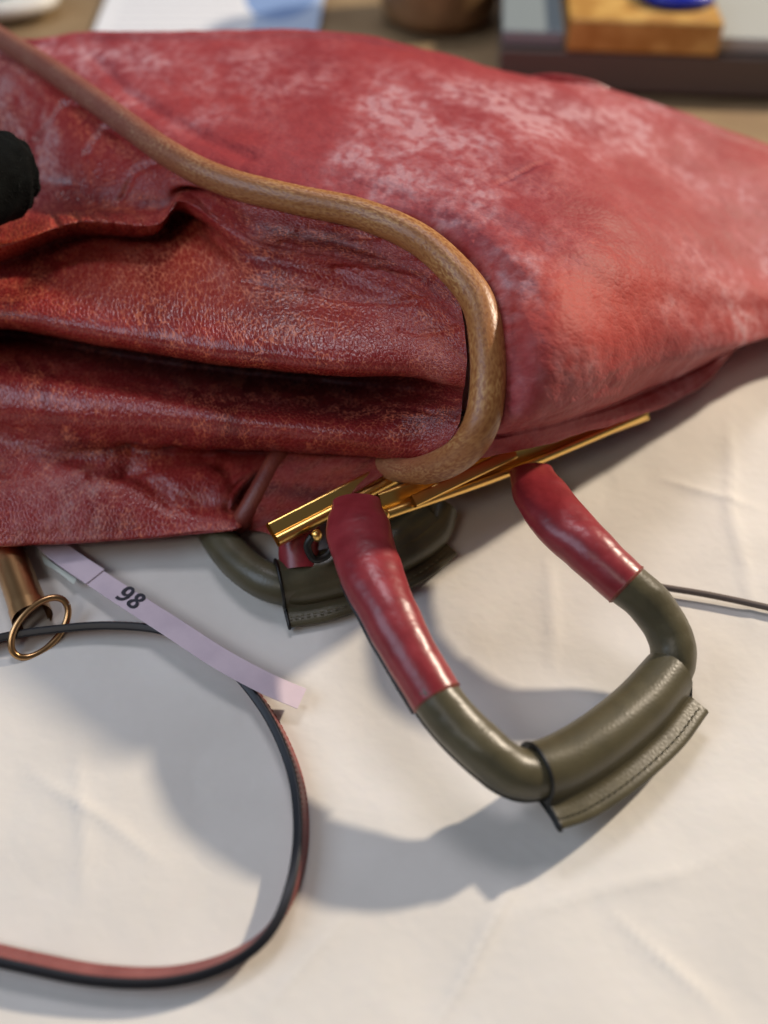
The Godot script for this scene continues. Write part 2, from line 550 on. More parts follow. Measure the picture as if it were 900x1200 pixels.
# ==================================================================== table and paper
func setting() -> void:
	var wood := grained(Color(0.60, 0.51, 0.38), 0.55, 0.01, 0.05, Color(0.52, 0.43, 0.31), 1.5)
	var tt := put("table_top", bar(Vector3(-1.6, -0.0225, -0.55), Vector3(1.6, -0.0225, -0.55), 1.9, 0.04, 0.006), wood)
	tt.set_meta("kind", "structure")
	# the sheet of white paper, softly creased
	var soft := noise(FastNoiseLite.TYPE_SIMPLEX_SMOOTH, 9.0, 3, 3)
	var fold := noise(FastNoiseLite.TYPE_CELLULAR, 11.0, 4, 1)
	# long soft creases: start, direction, length, height
	var folds := []
	for c in [[Vector3(0.0401, 0.0000, -0.1080), Vector3(0.0122, 0.0000, -0.0613), 0.0014], [Vector3(0.0626, 0.0000, -0.2337), Vector3(0.0596, 0.0000, -0.1722), 0.0010], [Vector3(0.1522, 0.0000, -0.3142), Vector3(0.1289, 0.0000, -0.1862), 0.0012], [Vector3(0.0264, 0.0000, -0.0911), Vector3(0.1156, 0.0000, -0.1183), 0.0008], [Vector3(-0.1165, 0.0000, -0.1406), Vector3(-0.0576, 0.0000, -0.1080), 0.0009], [Vector3(0.0611, 0.0000, -0.0981), Vector3(0.0922, 0.0000, -0.0673), 0.0009], [Vector3(-0.1003, 0.0000, -0.1527), Vector3(-0.0820, 0.0000, -0.0934), 0.0008], [Vector3(0.1095, 0.0000, -0.2711), Vector3(0.1535, 0.0000, -0.2518), 0.0010], [Vector3(-0.0073, 0.0000, -0.0981), Vector3(-0.0337, 0.0000, -0.0673), 0.0009]]:
		var a := Vector2(c[0].x, c[0].z)
		var b := Vector2(c[1].x, c[1].z)
		folds.append([a, (b - a).normalized(), a.distance_to(b), c[2]])
	var g := []
	for j in 401:
		var line := PackedVector3Array()
		for i in 501:
			var x := lerpf(-0.5, 0.5, i / 500.0)
			var z := lerpf(-0.50, 0.12, j / 400.0)
			var y := 0.0006 + 0.0010 * (soft.get_noise_2d(x, z) + 0.5) + 0.0011 * clampf(fold.get_noise_2d(x + 0.03 * soft.get_noise_2d(z, x), z) + 1.0, 0.0, 1.0)
			for c in folds:
				var d: Vector2 = Vector2(x, z) - c[0]
				var along: float = d.dot(c[1])
				if along > 0.0 and along < c[2]:
					var off: float = absf(d.cross(c[1]) + 0.004 * soft.get_noise_2d(along, 3.0))
					if off < 0.012:
						y += c[3] * exp(-off / 0.0022) * sin(PI * along / c[2])
			line.append(Vector3(x, y, z))
		g.append(line)
	var paper := StandardMaterial3D.new()
	paper.roughness = 0.75
	var pt := NoiseTexture2D.new()
	pt.width = 512
	pt.height = 512
	pt.seamless = true
	pt.noise = noise(FastNoiseLite.TYPE_SIMPLEX_SMOOTH, 0.02, 9, 5)
	var ramp := Gradient.new()
	ramp.offsets = PackedFloat32Array([0.2, 0.8])
	ramp.colors = PackedColorArray([Color(0.838, 0.822, 0.79), Color(0.873, 0.858, 0.828)])
	pt.color_ramp = ramp
	paper.albedo_texture = pt
	var cells := noise(FastNoiseLite.TYPE_CELLULAR, 12.0 / 1200.0, 51, 1, 60.0)
	cells.cellular_return_type = FastNoiseLite.RETURN_DISTANCE
	var facets := bytes(cells, 1200, 900)
	var crisp := bytes(noise(FastNoiseLite.TYPE_CELLULAR, 8.0 / 1200.0, 53, 1, 90.0), 1200, 900)
	var fibre := bytes(noise(FastNoiseLite.TYPE_SIMPLEX, 0.12, 55, 3, 6.0), 1200, 900)
	var relief := PackedByteArray()
	relief.resize(1200 * 900)
	for k in relief.size():
		var edge := maxf(1.0 - crisp[k] / 24.0, 0.0)
		relief[k] = int(clampf(0.60 * facets[k] + 20.0 * edge + 0.07 * fibre[k], 0.0, 255.0))
	paper.heightmap_enabled = true
	paper.heightmap_texture = ImageTexture.create_from_image(Image.create_from_data(1200, 900, false, Image.FORMAT_L8, relief))
	paper.heightmap_scale = 0.12
	paper.uv1_scale = Vector3(1, 1, 1)
	var sheet := put("paper_sheet", grid_mesh(g, false, [], true), paper)
	sheet.set_meta("label", "large creased white paper sheet covering the table under the red handbag")
	sheet.set_meta("category", "paper sheet")
	# the dark thin cord that runs from the handle to the right
	var cord := put("thin_cord", tube([Vector3(0.0948, 0.0038, -0.2127), Vector3(0.1016, 0.0038, -0.2107), Vector3(0.1179, 0.0038, -0.2071), Vector3(0.1380, 0.0038, -0.2013), Vector3(0.1628, 0.0038, -0.1930)], 0.0012, 30, 8), plain(Color(0.36, 0.32, 0.30), 0.7))
	cord.set_meta("label", "thin grey cord lying on the white paper right of the big handle")
	cord.set_meta("category", "cord")


# ==================================================================== the handbag
func handbag() -> void:
	bag = thing("handbag", "worn red leather handbag with tan piping, gold frame and olive handles lying on its side", "handbag", Vector3(-0.0618, 0.0000, -0.3645))
	gusset()
	top_panel()
	# cord piping along the seam of panel and side
	var seam := [Vector3(-0.2820, 0.0960, -0.5985), Vector3(-0.2262, 0.0998, -0.5215), Vector3(-0.1833, 0.1020, -0.4663), Vector3(-0.1476, 0.1028, -0.4243), Vector3(-0.1133, 0.1028, -0.3825), Vector3(-0.0825, 0.1028, -0.3447), Vector3(-0.0597, 0.1028, -0.3243), Vector3(-0.0340, 0.1028, -0.3110), Vector3(-0.0091, 0.1028, -0.3007), Vector3(0.0103, 0.1020, -0.2865), Vector3(0.0228, 0.0998, -0.2704), Vector3(0.0310, 0.0953, -0.2562), Vector3(0.0332, 0.0885, -0.2409), Vector3(0.0329, 0.0802, -0.2283), Vector3(0.0303, 0.0720, -0.2208), Vector3(0.0248, 0.0623, -0.2196), Vector3(0.0167, 0.0518, -0.2240), Vector3(0.0085, 0.0405, -0.2339), Vector3(-0.0006, 0.0315, -0.2457), Vector3(-0.0116, 0.0240, -0.2601)]
	put("piping", tube(seam, 0.0051, 240, 22, [0.98, 0.98, 1.0, 1.02, 1.04, 1.06, 1.10, 1.14, 1.14, 1.06, 0.88, 0.65]), mats.piping, bag)
	# piping of the underside, which shows below the folds
	put("piping", tube([Vector3(-0.0325, 0.0315, -0.2700), Vector3(-0.0391, 0.0277, -0.2571), Vector3(-0.0460, 0.0218, -0.2438), Vector3(-0.0523, 0.0146, -0.2355), Vector3(-0.0555, 0.0090, -0.2380), Vector3(-0.0573, 0.0030, -0.2490)], 0.0042, 40, 14), mats.seam_red, bag)
	# the far seam shows as a slight red fold
	put("seam_fold", tube([Vector3(0.0710, 0.0795, -0.4749), Vector3(0.0863, 0.0780, -0.4786), Vector3(0.1044, 0.0742, -0.4806), Vector3(0.1232, 0.0675, -0.4812)], 0.0022, 24, 10, [0.5, 1.0, 1.0, 0.5]), mats.handle_red, bag)
	# underside panel: the strip between lower piping and frame
	var low := surface([
		[Vector3(-0.0259, 0.0300, -0.2692), Vector3(-0.0097, 0.0345, -0.2617), Vector3(0.0125, 0.0390, -0.2497)],
		[Vector3(-0.0388, 0.0285, -0.2539), Vector3(-0.0174, 0.0330, -0.2469), Vector3(0.0087, 0.0360, -0.2447)],
		[Vector3(-0.0452, 0.0240, -0.2416), Vector3(-0.0280, 0.0277, -0.2344), Vector3(-0.0122, 0.0322, -0.2301)],
		[Vector3(-0.0516, 0.0165, -0.2338), Vector3(-0.0402, 0.0195, -0.2302), Vector3(-0.0318, 0.0270, -0.2204)],
		[Vector3(-0.0548, 0.0105, -0.2332), Vector3(-0.0480, 0.0120, -0.2310), Vector3(-0.0391, 0.0225, -0.2191)]], 50, 60)
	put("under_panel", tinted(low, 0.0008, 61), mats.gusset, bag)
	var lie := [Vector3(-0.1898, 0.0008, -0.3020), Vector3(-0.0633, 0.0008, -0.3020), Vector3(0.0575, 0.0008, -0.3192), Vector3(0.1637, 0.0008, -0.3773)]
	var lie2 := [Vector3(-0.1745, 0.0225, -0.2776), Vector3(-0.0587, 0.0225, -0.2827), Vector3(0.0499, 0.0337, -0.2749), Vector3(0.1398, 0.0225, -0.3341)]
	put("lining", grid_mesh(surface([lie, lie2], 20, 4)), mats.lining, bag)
	frame()
	handle(true)
	handle(false)


func slackened(g: Array, amount: float, freq: float, rng: int) -> Array:
	# leather pulled over a core: soft dents and small creases across
	var f := noise(FastNoiseLite.TYPE_SIMPLEX_SMOOTH, freq, rng, 3)
	var ns := grid_normals(g, true)
	for j in g.size():
		var n: int = g[j].size()
		for i in n:
			var p: Vector3 = g[j][i if i < n - 1 else 0] if i == n - 1 else g[j][i]
			var q := Vector3(p.x * 0.6, p.y, p.z * 1.4)
			g[j][i] = p - ns[j][i] * f.get_noise_3dv(q) * amount
		g[j][n - 1] = g[j][0]
	return g


func tinted(g: Array, amount: float, rng: int) -> ArrayMesh:
	var f := noise(FastNoiseLite.TYPE_SIMPLEX_SMOOTH, 60.0, rng, 3)
	var ns := grid_normals(g)
	for j in g.size():
		for i in g[j].size():
			g[j][i] += ns[j][i] * f.get_noise_3dv(g[j][i]) * amount
	return grid_mesh(g)


func seg(p: Vector3, a: Vector3, b: Vector3, n: Vector3) -> float:
	# distance to a crease, measured in the sheet and less so across it
	var d := b - a
	var o := p - (a + d * clampf((p - a).dot(d) / d.length_squared(), 0.0, 1.0))
	return (o - n * o.dot(n) * 0.85).length_squared()


func creased(g: Array, creases: Array, swell: float, rng: int, sign := 1.0) -> void:
	# pushes the sheet along its normals: broad slackness, fine puckers, and the drawn creases
	var slack := noise(FastNoiseLite.TYPE_SIMPLEX_SMOOTH, 28.0, rng, 2)
	var pucker := noise(FastNoiseLite.TYPE_SIMPLEX_SMOOTH, 120.0, rng + 1, 3)
	var boxes := []
	for c in creases:
		var box := AABB(c.line[0], Vector3.ZERO)
		for p in c.line:
			box = box.expand(p)
		boxes.append(box.grow(c.wide * 2.6 + 0.004))
	var ns := grid_normals(g)
	for j in g.size():
		var line: PackedVector3Array = g[j]
		var nl: PackedVector3Array = ns[j]
		for i in line.size():
			var p := line[i]
			var d := swell * (slack.get_noise_3dv(p) + 0.33 * pucker.get_noise_3dv(p))
			for k in creases.size():
				if boxes[k].has_point(p):
					var c: Dictionary = creases[k]
					var q := p + Vector3(pucker.get_noise_3dv(p * 1.7), pucker.get_noise_3dv(p * 1.7 + Vector3(9, 0, 0)), 0) * 0.0012
					var best := 1.0
					for s in c.line.size() - 1:
						best = minf(best, seg(q, c.line[s], c.line[s + 1], nl[i]))
					d -= c.deep * exp(-best / (c.wide * c.wide))
			line[i] = p + nl[i] * d * sign
		g[j] = line


func gusset() -> void:
	# rows run from the base of the bag (left) to its mouth (right); they step down from the upper seam to the table
	var rows := [
		[Vector3(-0.2844, 0.0945, -0.6037), Vector3(-0.1849, 0.1005, -0.4705), Vector3(-0.1287, 0.1013, -0.4028), Vector3(-0.0832, 0.1013, -0.3470), Vector3(-0.0662, 0.1013, -0.3312), Vector3(-0.0473, 0.1013, -0.3195), Vector3(-0.0153, 0.1013, -0.3052), Vector3(0.0089, 0.1005, -0.2896), Vector3(0.0214, 0.0983, -0.2738)],
		[Vector3(-0.2590, 0.0900, -0.5283), Vector3(-0.1778, 0.0960, -0.4405), Vector3(-0.1256, 0.0960, -0.3831), Vector3(-0.0846, 0.0968, -0.3407), Vector3(-0.0679, 0.0975, -0.3279), Vector3(-0.0468, 0.0983, -0.3113), Vector3(-0.0152, 0.0983, -0.2981), Vector3(0.0077, 0.0975, -0.2836), Vector3(0.0237, 0.0953, -0.2651)],
		[Vector3(-0.2318, 0.0840, -0.4459), Vector3(-0.1692, 0.0877, -0.4013), Vector3(-0.1250, 0.0885, -0.3643), Vector3(-0.0882, 0.0907, -0.3380), Vector3(-0.0744, 0.0938, -0.3384), Vector3(-0.0465, 0.0960, -0.3056), Vector3(-0.0151, 0.0960, -0.2922), Vector3(0.0071, 0.0945, -0.2798), Vector3(0.0256, 0.0915, -0.2607)],
		[Vector3(-0.2093, 0.0795, -0.3785), Vector3(-0.1583, 0.0802, -0.3549), Vector3(-0.1237, 0.0817, -0.3466), Vector3(-0.0882, 0.0862, -0.3330), Vector3(-0.0755, 0.0922, -0.3352), Vector3(-0.0468, 0.0915, -0.3038), Vector3(-0.0153, 0.0907, -0.2924), Vector3(0.0071, 0.0900, -0.2794), Vector3(0.0264, 0.0885, -0.2567)],
		[Vector3(-0.1912, 0.0817, -0.3306), Vector3(-0.1480, 0.0836, -0.3222), Vector3(-0.1195, 0.0855, -0.3317), Vector3(-0.0866, 0.0889, -0.3225), Vector3(-0.0760, 0.0930, -0.3304), Vector3(-0.0471, 0.0892, -0.3041), Vector3(-0.0153, 0.0889, -0.2926), Vector3(0.0072, 0.0885, -0.2790), Vector3(0.0268, 0.0870, -0.2555)],
		[Vector3(-0.1835, 0.0832, -0.3106), Vector3(-0.1442, 0.0847, -0.3099), Vector3(-0.1171, 0.0866, -0.3227), Vector3(-0.0861, 0.0892, -0.3162), Vector3(-0.0766, 0.0926, -0.3272), Vector3(-0.0472, 0.0870, -0.3032), Vector3(-0.0154, 0.0870, -0.2923), Vector3(0.0075, 0.0870, -0.2776), Vector3(0.0270, 0.0855, -0.2538)],
		[Vector3(-0.1855, 0.0750, -0.3073), Vector3(-0.1484, 0.0757, -0.3151), Vector3(-0.1230, 0.0765, -0.3319), Vector3(-0.0902, 0.0810, -0.3236), Vector3(-0.0794, 0.0855, -0.3337), Vector3(-0.0474, 0.0840, -0.3017), Vector3(-0.0155, 0.0840, -0.2914), Vector3(0.0078, 0.0840, -0.2758), Vector3(0.0273, 0.0832, -0.2511)],
		[Vector3(-0.1855, 0.0705, -0.3026), Vector3(-0.1497, 0.0720, -0.3156), Vector3(-0.1243, 0.0720, -0.3357), Vector3(-0.0927, 0.0735, -0.3345), Vector3(-0.0797, 0.0787, -0.3445), Vector3(-0.0472, 0.0817, -0.2978), Vector3(-0.0154, 0.0817, -0.2872), Vector3(0.0084, 0.0817, -0.2719), Vector3(0.0276, 0.0810, -0.2485)],
		[Vector3(-0.1838, 0.0697, -0.2969), Vector3(-0.1470, 0.0705, -0.3044), Vector3(-0.1181, 0.0727, -0.3181), Vector3(-0.0862, 0.0765, -0.3144), Vector3(-0.0701, 0.0802, -0.3168), Vector3(-0.0467, 0.0795, -0.2901), Vector3(-0.0152, 0.0795, -0.2793), Vector3(0.0089, 0.0795, -0.2660), Vector3(0.0276, 0.0787, -0.2469)],
		[Vector3(-0.1816, 0.0682, -0.2892), Vector3(-0.1441, 0.0697, -0.2936), Vector3(-0.1111, 0.0727, -0.2925), Vector3(-0.0793, 0.0757, -0.2870), Vector3(-0.0631, 0.0772, -0.2815), Vector3(-0.0453, 0.0776, -0.2726), Vector3(-0.0147, 0.0780, -0.2621), Vector3(0.0093, 0.0772, -0.2559), Vector3(0.0274, 0.0757, -0.2452)],
		[Vector3(-0.1818, 0.0645, -0.2858), Vector3(-0.1440, 0.0660, -0.2891), Vector3(-0.1094, 0.0682, -0.2796), Vector3(-0.0762, 0.0705, -0.2698), Vector3(-0.0606, 0.0720, -0.2638), Vector3(-0.0444, 0.0731, -0.2589), Vector3(-0.0146, 0.0742, -0.2522), Vector3(0.0096, 0.0735, -0.2513), Vector3(0.0273, 0.0727, -0.2444)],
		[Vector3(-0.1888, 0.0548, -0.2949), Vector3(-0.1493, 0.0563, -0.2973), Vector3(-0.1133, 0.0578, -0.2860), Vector3(-0.0786, 0.0600, -0.2741), Vector3(-0.0626, 0.0615, -0.2686), Vector3(-0.0459, 0.0630, -0.2638), Vector3(-0.0150, 0.0652, -0.2566), Vector3(0.0101, 0.0675, -0.2528), Vector3(0.0272, 0.0697, -0.2445)],
		[Vector3(-0.1989, 0.0435, -0.3109), Vector3(-0.1582, 0.0435, -0.3150), Vector3(-0.1213, 0.0427, -0.3062), Vector3(-0.0854, 0.0420, -0.2976), Vector3(-0.0688, 0.0412, -0.2953), Vector3(-0.0508, 0.0412, -0.2920), Vector3(-0.0165, 0.0450, -0.2825), Vector3(0.0106, 0.0570, -0.2654), Vector3(0.0273, 0.0660, -0.2468)],
		[Vector3(-0.2057, 0.0337, -0.3195), Vector3(-0.1634, 0.0337, -0.3231), Vector3(-0.1253, 0.0330, -0.3140), Vector3(-0.0881, 0.0323, -0.3046), Vector3(-0.0710, 0.0315, -0.3022), Vector3(-0.0524, 0.0315, -0.2983), Vector3(-0.0170, 0.0352, -0.2882), Vector3(0.0111, 0.0495, -0.2667), Vector3(0.0273, 0.0615, -0.2476)],
		[Vector3(-0.1965, 0.0412, -0.3019), Vector3(-0.1545, 0.0412, -0.2997), Vector3(-0.1181, 0.0412, -0.2904), Vector3(-0.0825, 0.0420, -0.2794), Vector3(-0.0662, 0.0420, -0.2753), Vector3(-0.0488, 0.0420, -0.2718), Vector3(-0.0159, 0.0450, -0.2628), Vector3(0.0110, 0.0540, -0.2514), Vector3(0.0268, 0.0608, -0.2435)],
		[Vector3(-0.1870, 0.0473, -0.2817), Vector3(-0.1464, 0.0480, -0.2782), Vector3(-0.1118, 0.0488, -0.2696), Vector3(-0.0783, 0.0495, -0.2604), Vector3(-0.0625, 0.0503, -0.2557), Vector3(-0.0461, 0.0503, -0.2524), Vector3(-0.0152, 0.0510, -0.2470), Vector3(0.0111, 0.0518, -0.2439), Vector3(0.0260, 0.0578, -0.2407)],
		[Vector3(-0.1849, 0.0420, -0.2703), Vector3(-0.1448, 0.0427, -0.2669), Vector3(-0.1109, 0.0435, -0.2602), Vector3(-0.0782, 0.0442, -0.2541), Vector3(-0.0626, 0.0450, -0.2505), Vector3(-0.0462, 0.0450, -0.2477), Vector3(-0.0152, 0.0465, -0.2425), Vector3(0.0109, 0.0473, -0.2399), Vector3(0.0242, 0.0548, -0.2379)],
		[Vector3(-0.1859, 0.0330, -0.2634), Vector3(-0.1467, 0.0330, -0.2634), Vector3(-0.1130, 0.0337, -0.2592), Vector3(-0.0803, 0.0337, -0.2563), Vector3(-0.0644, 0.0345, -0.2536), Vector3(-0.0477, 0.0345, -0.2518), Vector3(-0.0156, 0.0367, -0.2466), Vector3(0.0097, 0.0420, -0.2388), Vector3(0.0214, 0.0510, -0.2363)],
		[Vector3(-0.1845, 0.0292, -0.2555), Vector3(-0.1462, 0.0292, -0.2574), Vector3(-0.1141, 0.0285, -0.2586), Vector3(-0.0820, 0.0270, -0.2598), Vector3(-0.0666, 0.0255, -0.2609), Vector3(-0.0495, 0.0248, -0.2612), Vector3(-0.0174, 0.0300, -0.2537), Vector3(0.0087, 0.0375, -0.2422), Vector3(0.0186, 0.0465, -0.2372)],
		[Vector3(-0.1825, 0.0270, -0.2476), Vector3(-0.1453, 0.0263, -0.2511), Vector3(-0.1144, 0.0255, -0.2566), Vector3(-0.0831, 0.0218, -0.2615), Vector3(-0.0682, 0.0180, -0.2659), Vector3(-0.0522, 0.0173, -0.2672), Vector3(-0.0299, 0.0225, -0.2626), Vector3(-0.0032, 0.0315, -0.2531), Vector3(0.0093, 0.0405, -0.2453)],
		[Vector3(-0.1791, 0.0255, -0.2366), Vector3(-0.1420, 0.0255, -0.2388), Vector3(-0.1137, 0.0248, -0.2453), Vector3(-0.0847, 0.0218, -0.2511), Vector3(-0.0687, 0.0210, -0.2519), Vector3(-0.0565, 0.0188, -0.2523), Vector3(-0.0405, 0.0165, -0.2641), Vector3(-0.0235, 0.0225, -0.2675), Vector3(-0.0066, 0.0300, -0.2642)],
		[Vector3(-0.1778, 0.0218, -0.2289), Vector3(-0.1409, 0.0218, -0.2306), Vector3(-0.1138, 0.0210, -0.2348), Vector3(-0.0865, 0.0195, -0.2397), Vector3(-0.0693, 0.0180, -0.2416), Vector3(-0.0581, 0.0165, -0.2408), Vector3(-0.0509, 0.0105, -0.2606), Vector3(-0.0344, 0.0165, -0.2740), Vector3(-0.0171, 0.0225, -0.2776)],
		[Vector3(-0.1769, 0.0180, -0.2223), Vector3(-0.1401, 0.0180, -0.2239), Vector3(-0.1131, 0.0165, -0.2269), Vector3(-0.0858, 0.0150, -0.2308), Vector3(-0.0693, 0.0158, -0.2319), Vector3(-0.0565, 0.0165, -0.2321), Vector3(-0.0531, 0.0120, -0.2497), Vector3(-0.0417, 0.0113, -0.2746), Vector3(-0.0247, 0.0150, -0.2860)],
		[Vector3(-0.1782, 0.0135, -0.2212), Vector3(-0.1409, 0.0135, -0.2221), Vector3(-0.1138, 0.0120, -0.2250), Vector3(-0.0860, 0.0113, -0.2282), Vector3(-0.0700, 0.0128, -0.2290), Vector3(-0.0545, 0.0150, -0.2291), Vector3(-0.0521, 0.0090, -0.2434), Vector3(-0.0487, 0.0090, -0.2719), Vector3(-0.0327, 0.0075, -0.2944)],
		[Vector3(-0.1892, 0.0045, -0.2421), Vector3(-0.1499, 0.0045, -0.2439), Vector3(-0.1205, 0.0038, -0.2455), Vector3(-0.0908, 0.0030, -0.2471), Vector3(-0.0732, 0.0068, -0.2455), Vector3(-0.0601, 0.0090, -0.2443), Vector3(-0.0573, 0.0045, -0.2569), Vector3(-0.0538, 0.0030, -0.2833), Vector3(-0.0370, 0.0023, -0.3003)],
	]
	var g := surface(rows, 520, 420)
	var fine := [
		# the small gathers across the rolled pleat at the left
		{"line": [Vector3(-0.1318, 0.0838, -0.3355), Vector3(-0.1237, 0.0862, -0.3197), Vector3(-0.1260, 0.0770, -0.3261)], "wide": 0.00096, "deep": 0.0010},
		{"line": [Vector3(-0.1228, 0.0841, -0.3363), Vector3(-0.1171, 0.0866, -0.3227), Vector3(-0.1191, 0.0775, -0.3290)], "wide": 0.00103, "deep": 0.0009},
		{"line": [Vector3(-0.1150, 0.0851, -0.3324), Vector3(-0.1101, 0.0872, -0.3210), Vector3(-0.1118, 0.0785, -0.3273)], "wide": 0.00106, "deep": 0.0008},
		{"line": [Vector3(-0.1101, 0.0854, -0.3332), Vector3(-0.1032, 0.0878, -0.3199), Vector3(-0.1045, 0.0794, -0.3257)], "wide": 0.00101, "deep": 0.0010},
		{"line": [Vector3(-0.1025, 0.0864, -0.3295), Vector3(-0.0964, 0.0884, -0.3184), Vector3(-0.0973, 0.0805, -0.3239)], "wide": 0.00093, "deep": 0.0010},
		{"line": [Vector3(-0.0953, 0.0866, -0.3305), Vector3(-0.0902, 0.0889, -0.3168), Vector3(-0.0909, 0.0814, -0.3223)], "wide": 0.00084, "deep": 0.0007},
		# slack folds in the pocket above the pleat
		{"line": [Vector3(-0.1480, 0.0877, -0.3890), Vector3(-0.1373, 0.0922, -0.4048), Vector3(-0.1268, 0.0937, -0.3997)], "wide": 0.0020, "deep": 0.0022}, {"line": [Vector3(-0.1228, 0.0907, -0.3709), Vector3(-0.1147, 0.0938, -0.3801), Vector3(-0.1061, 0.0938, -0.3723)], "wide": 0.0018, "deep": 0.0016},
		{"line": [Vector3(-0.1056, 0.0862, -0.3437), Vector3(-0.0978, 0.0907, -0.3525), Vector3(-0.0860, 0.0953, -0.3500)], "wide": 0.0016, "deep": 0.0014}, {"line": [Vector3(-0.1494, 0.0840, -0.3651), Vector3(-0.1299, 0.0840, -0.3578)], "wide": 0.0022, "deep": 0.0016},
		# the wrinkled band right of the pleat, under the piping
		{"line": [Vector3(-0.0644, 0.0960, -0.3242), Vector3(-0.0469, 0.0960, -0.3092), Vector3(-0.0300, 0.0968, -0.3007), Vector3(-0.0091, 0.0990, -0.3003)], "wide": 0.0030, "deep": 0.0005},
		{"line": [Vector3(-0.0371, 0.0915, -0.2992), Vector3(-0.0213, 0.0915, -0.2923), Vector3(-0.0060, 0.0930, -0.2887), Vector3(0.0124, 0.0952, -0.2829)], "wide": 0.0019, "deep": 0.0009},
		{"line": [Vector3(-0.0301, 0.0945, -0.2999), Vector3(-0.0177, 0.0945, -0.2953), Vector3(-0.0006, 0.0960, -0.2939)], "wide": 0.0015, "deep": 0.0009}, {"line": [Vector3(-0.0179, 0.0855, -0.2919), Vector3(0.0000, 0.0885, -0.2860), Vector3(0.0176, 0.0930, -0.2747)], "wide": 0.0015, "deep": 0.0010},
		{"line": [Vector3(-0.0277, 0.0810, -0.2856), Vector3(-0.0061, 0.0817, -0.2791), Vector3(0.0148, 0.0862, -0.2714)], "wide": 0.0011, "deep": 0.0008}, {"line": [Vector3(0.0059, 0.0787, -0.2650), Vector3(0.0234, 0.0862, -0.2556)], "wide": 0.0011, "deep": 0.0008},
		{"line": [Vector3(-0.0514, 0.0795, -0.2934), Vector3(-0.0371, 0.0802, -0.2878), Vector3(-0.0240, 0.0802, -0.2857)], "wide": 0.0010, "deep": 0.0006},
		{"line": [Vector3(-0.0696, 0.0840, -0.3266), Vector3(-0.0507, 0.0840, -0.3034), Vector3(-0.0378, 0.0840, -0.2999)], "wide": 0.0028, "deep": 0.0008},
		# tucks radiating from the corner where the fold runs out
		{"line": [Vector3(0.0000, 0.0555, -0.2614), Vector3(0.0151, 0.0563, -0.2487), Vector3(0.0253, 0.0585, -0.2407)], "wide": 0.0015, "deep": 0.0008},
		# slack in the lower part, towards the table
		{"line": [Vector3(-0.1098, 0.0233, -0.2478), Vector3(-0.0919, 0.0225, -0.2555), Vector3(-0.0700, 0.0225, -0.2636)], "wide": 0.0034, "deep": 0.0014}, {"line": [Vector3(-0.0979, 0.0240, -0.2539), Vector3(-0.0810, 0.0158, -0.2415), Vector3(-0.0619, 0.0068, -0.2401)], "wide": 0.0045, "deep": 0.0024},
		{"line": [Vector3(-0.1465, 0.0300, -0.2594), Vector3(-0.1237, 0.0277, -0.2571), Vector3(-0.1008, 0.0233, -0.2514)], "wide": 0.0045, "deep": 0.0014}, {"line": [Vector3(-0.0629, 0.0165, -0.2593), Vector3(-0.0579, 0.0090, -0.2479)], "wide": 0.0035, "deep": 0.0024},
	]
	creased(g, fine, 0.0006, 21)
	put("side_gusset", grid_mesh(g), mats.gusset, bag)


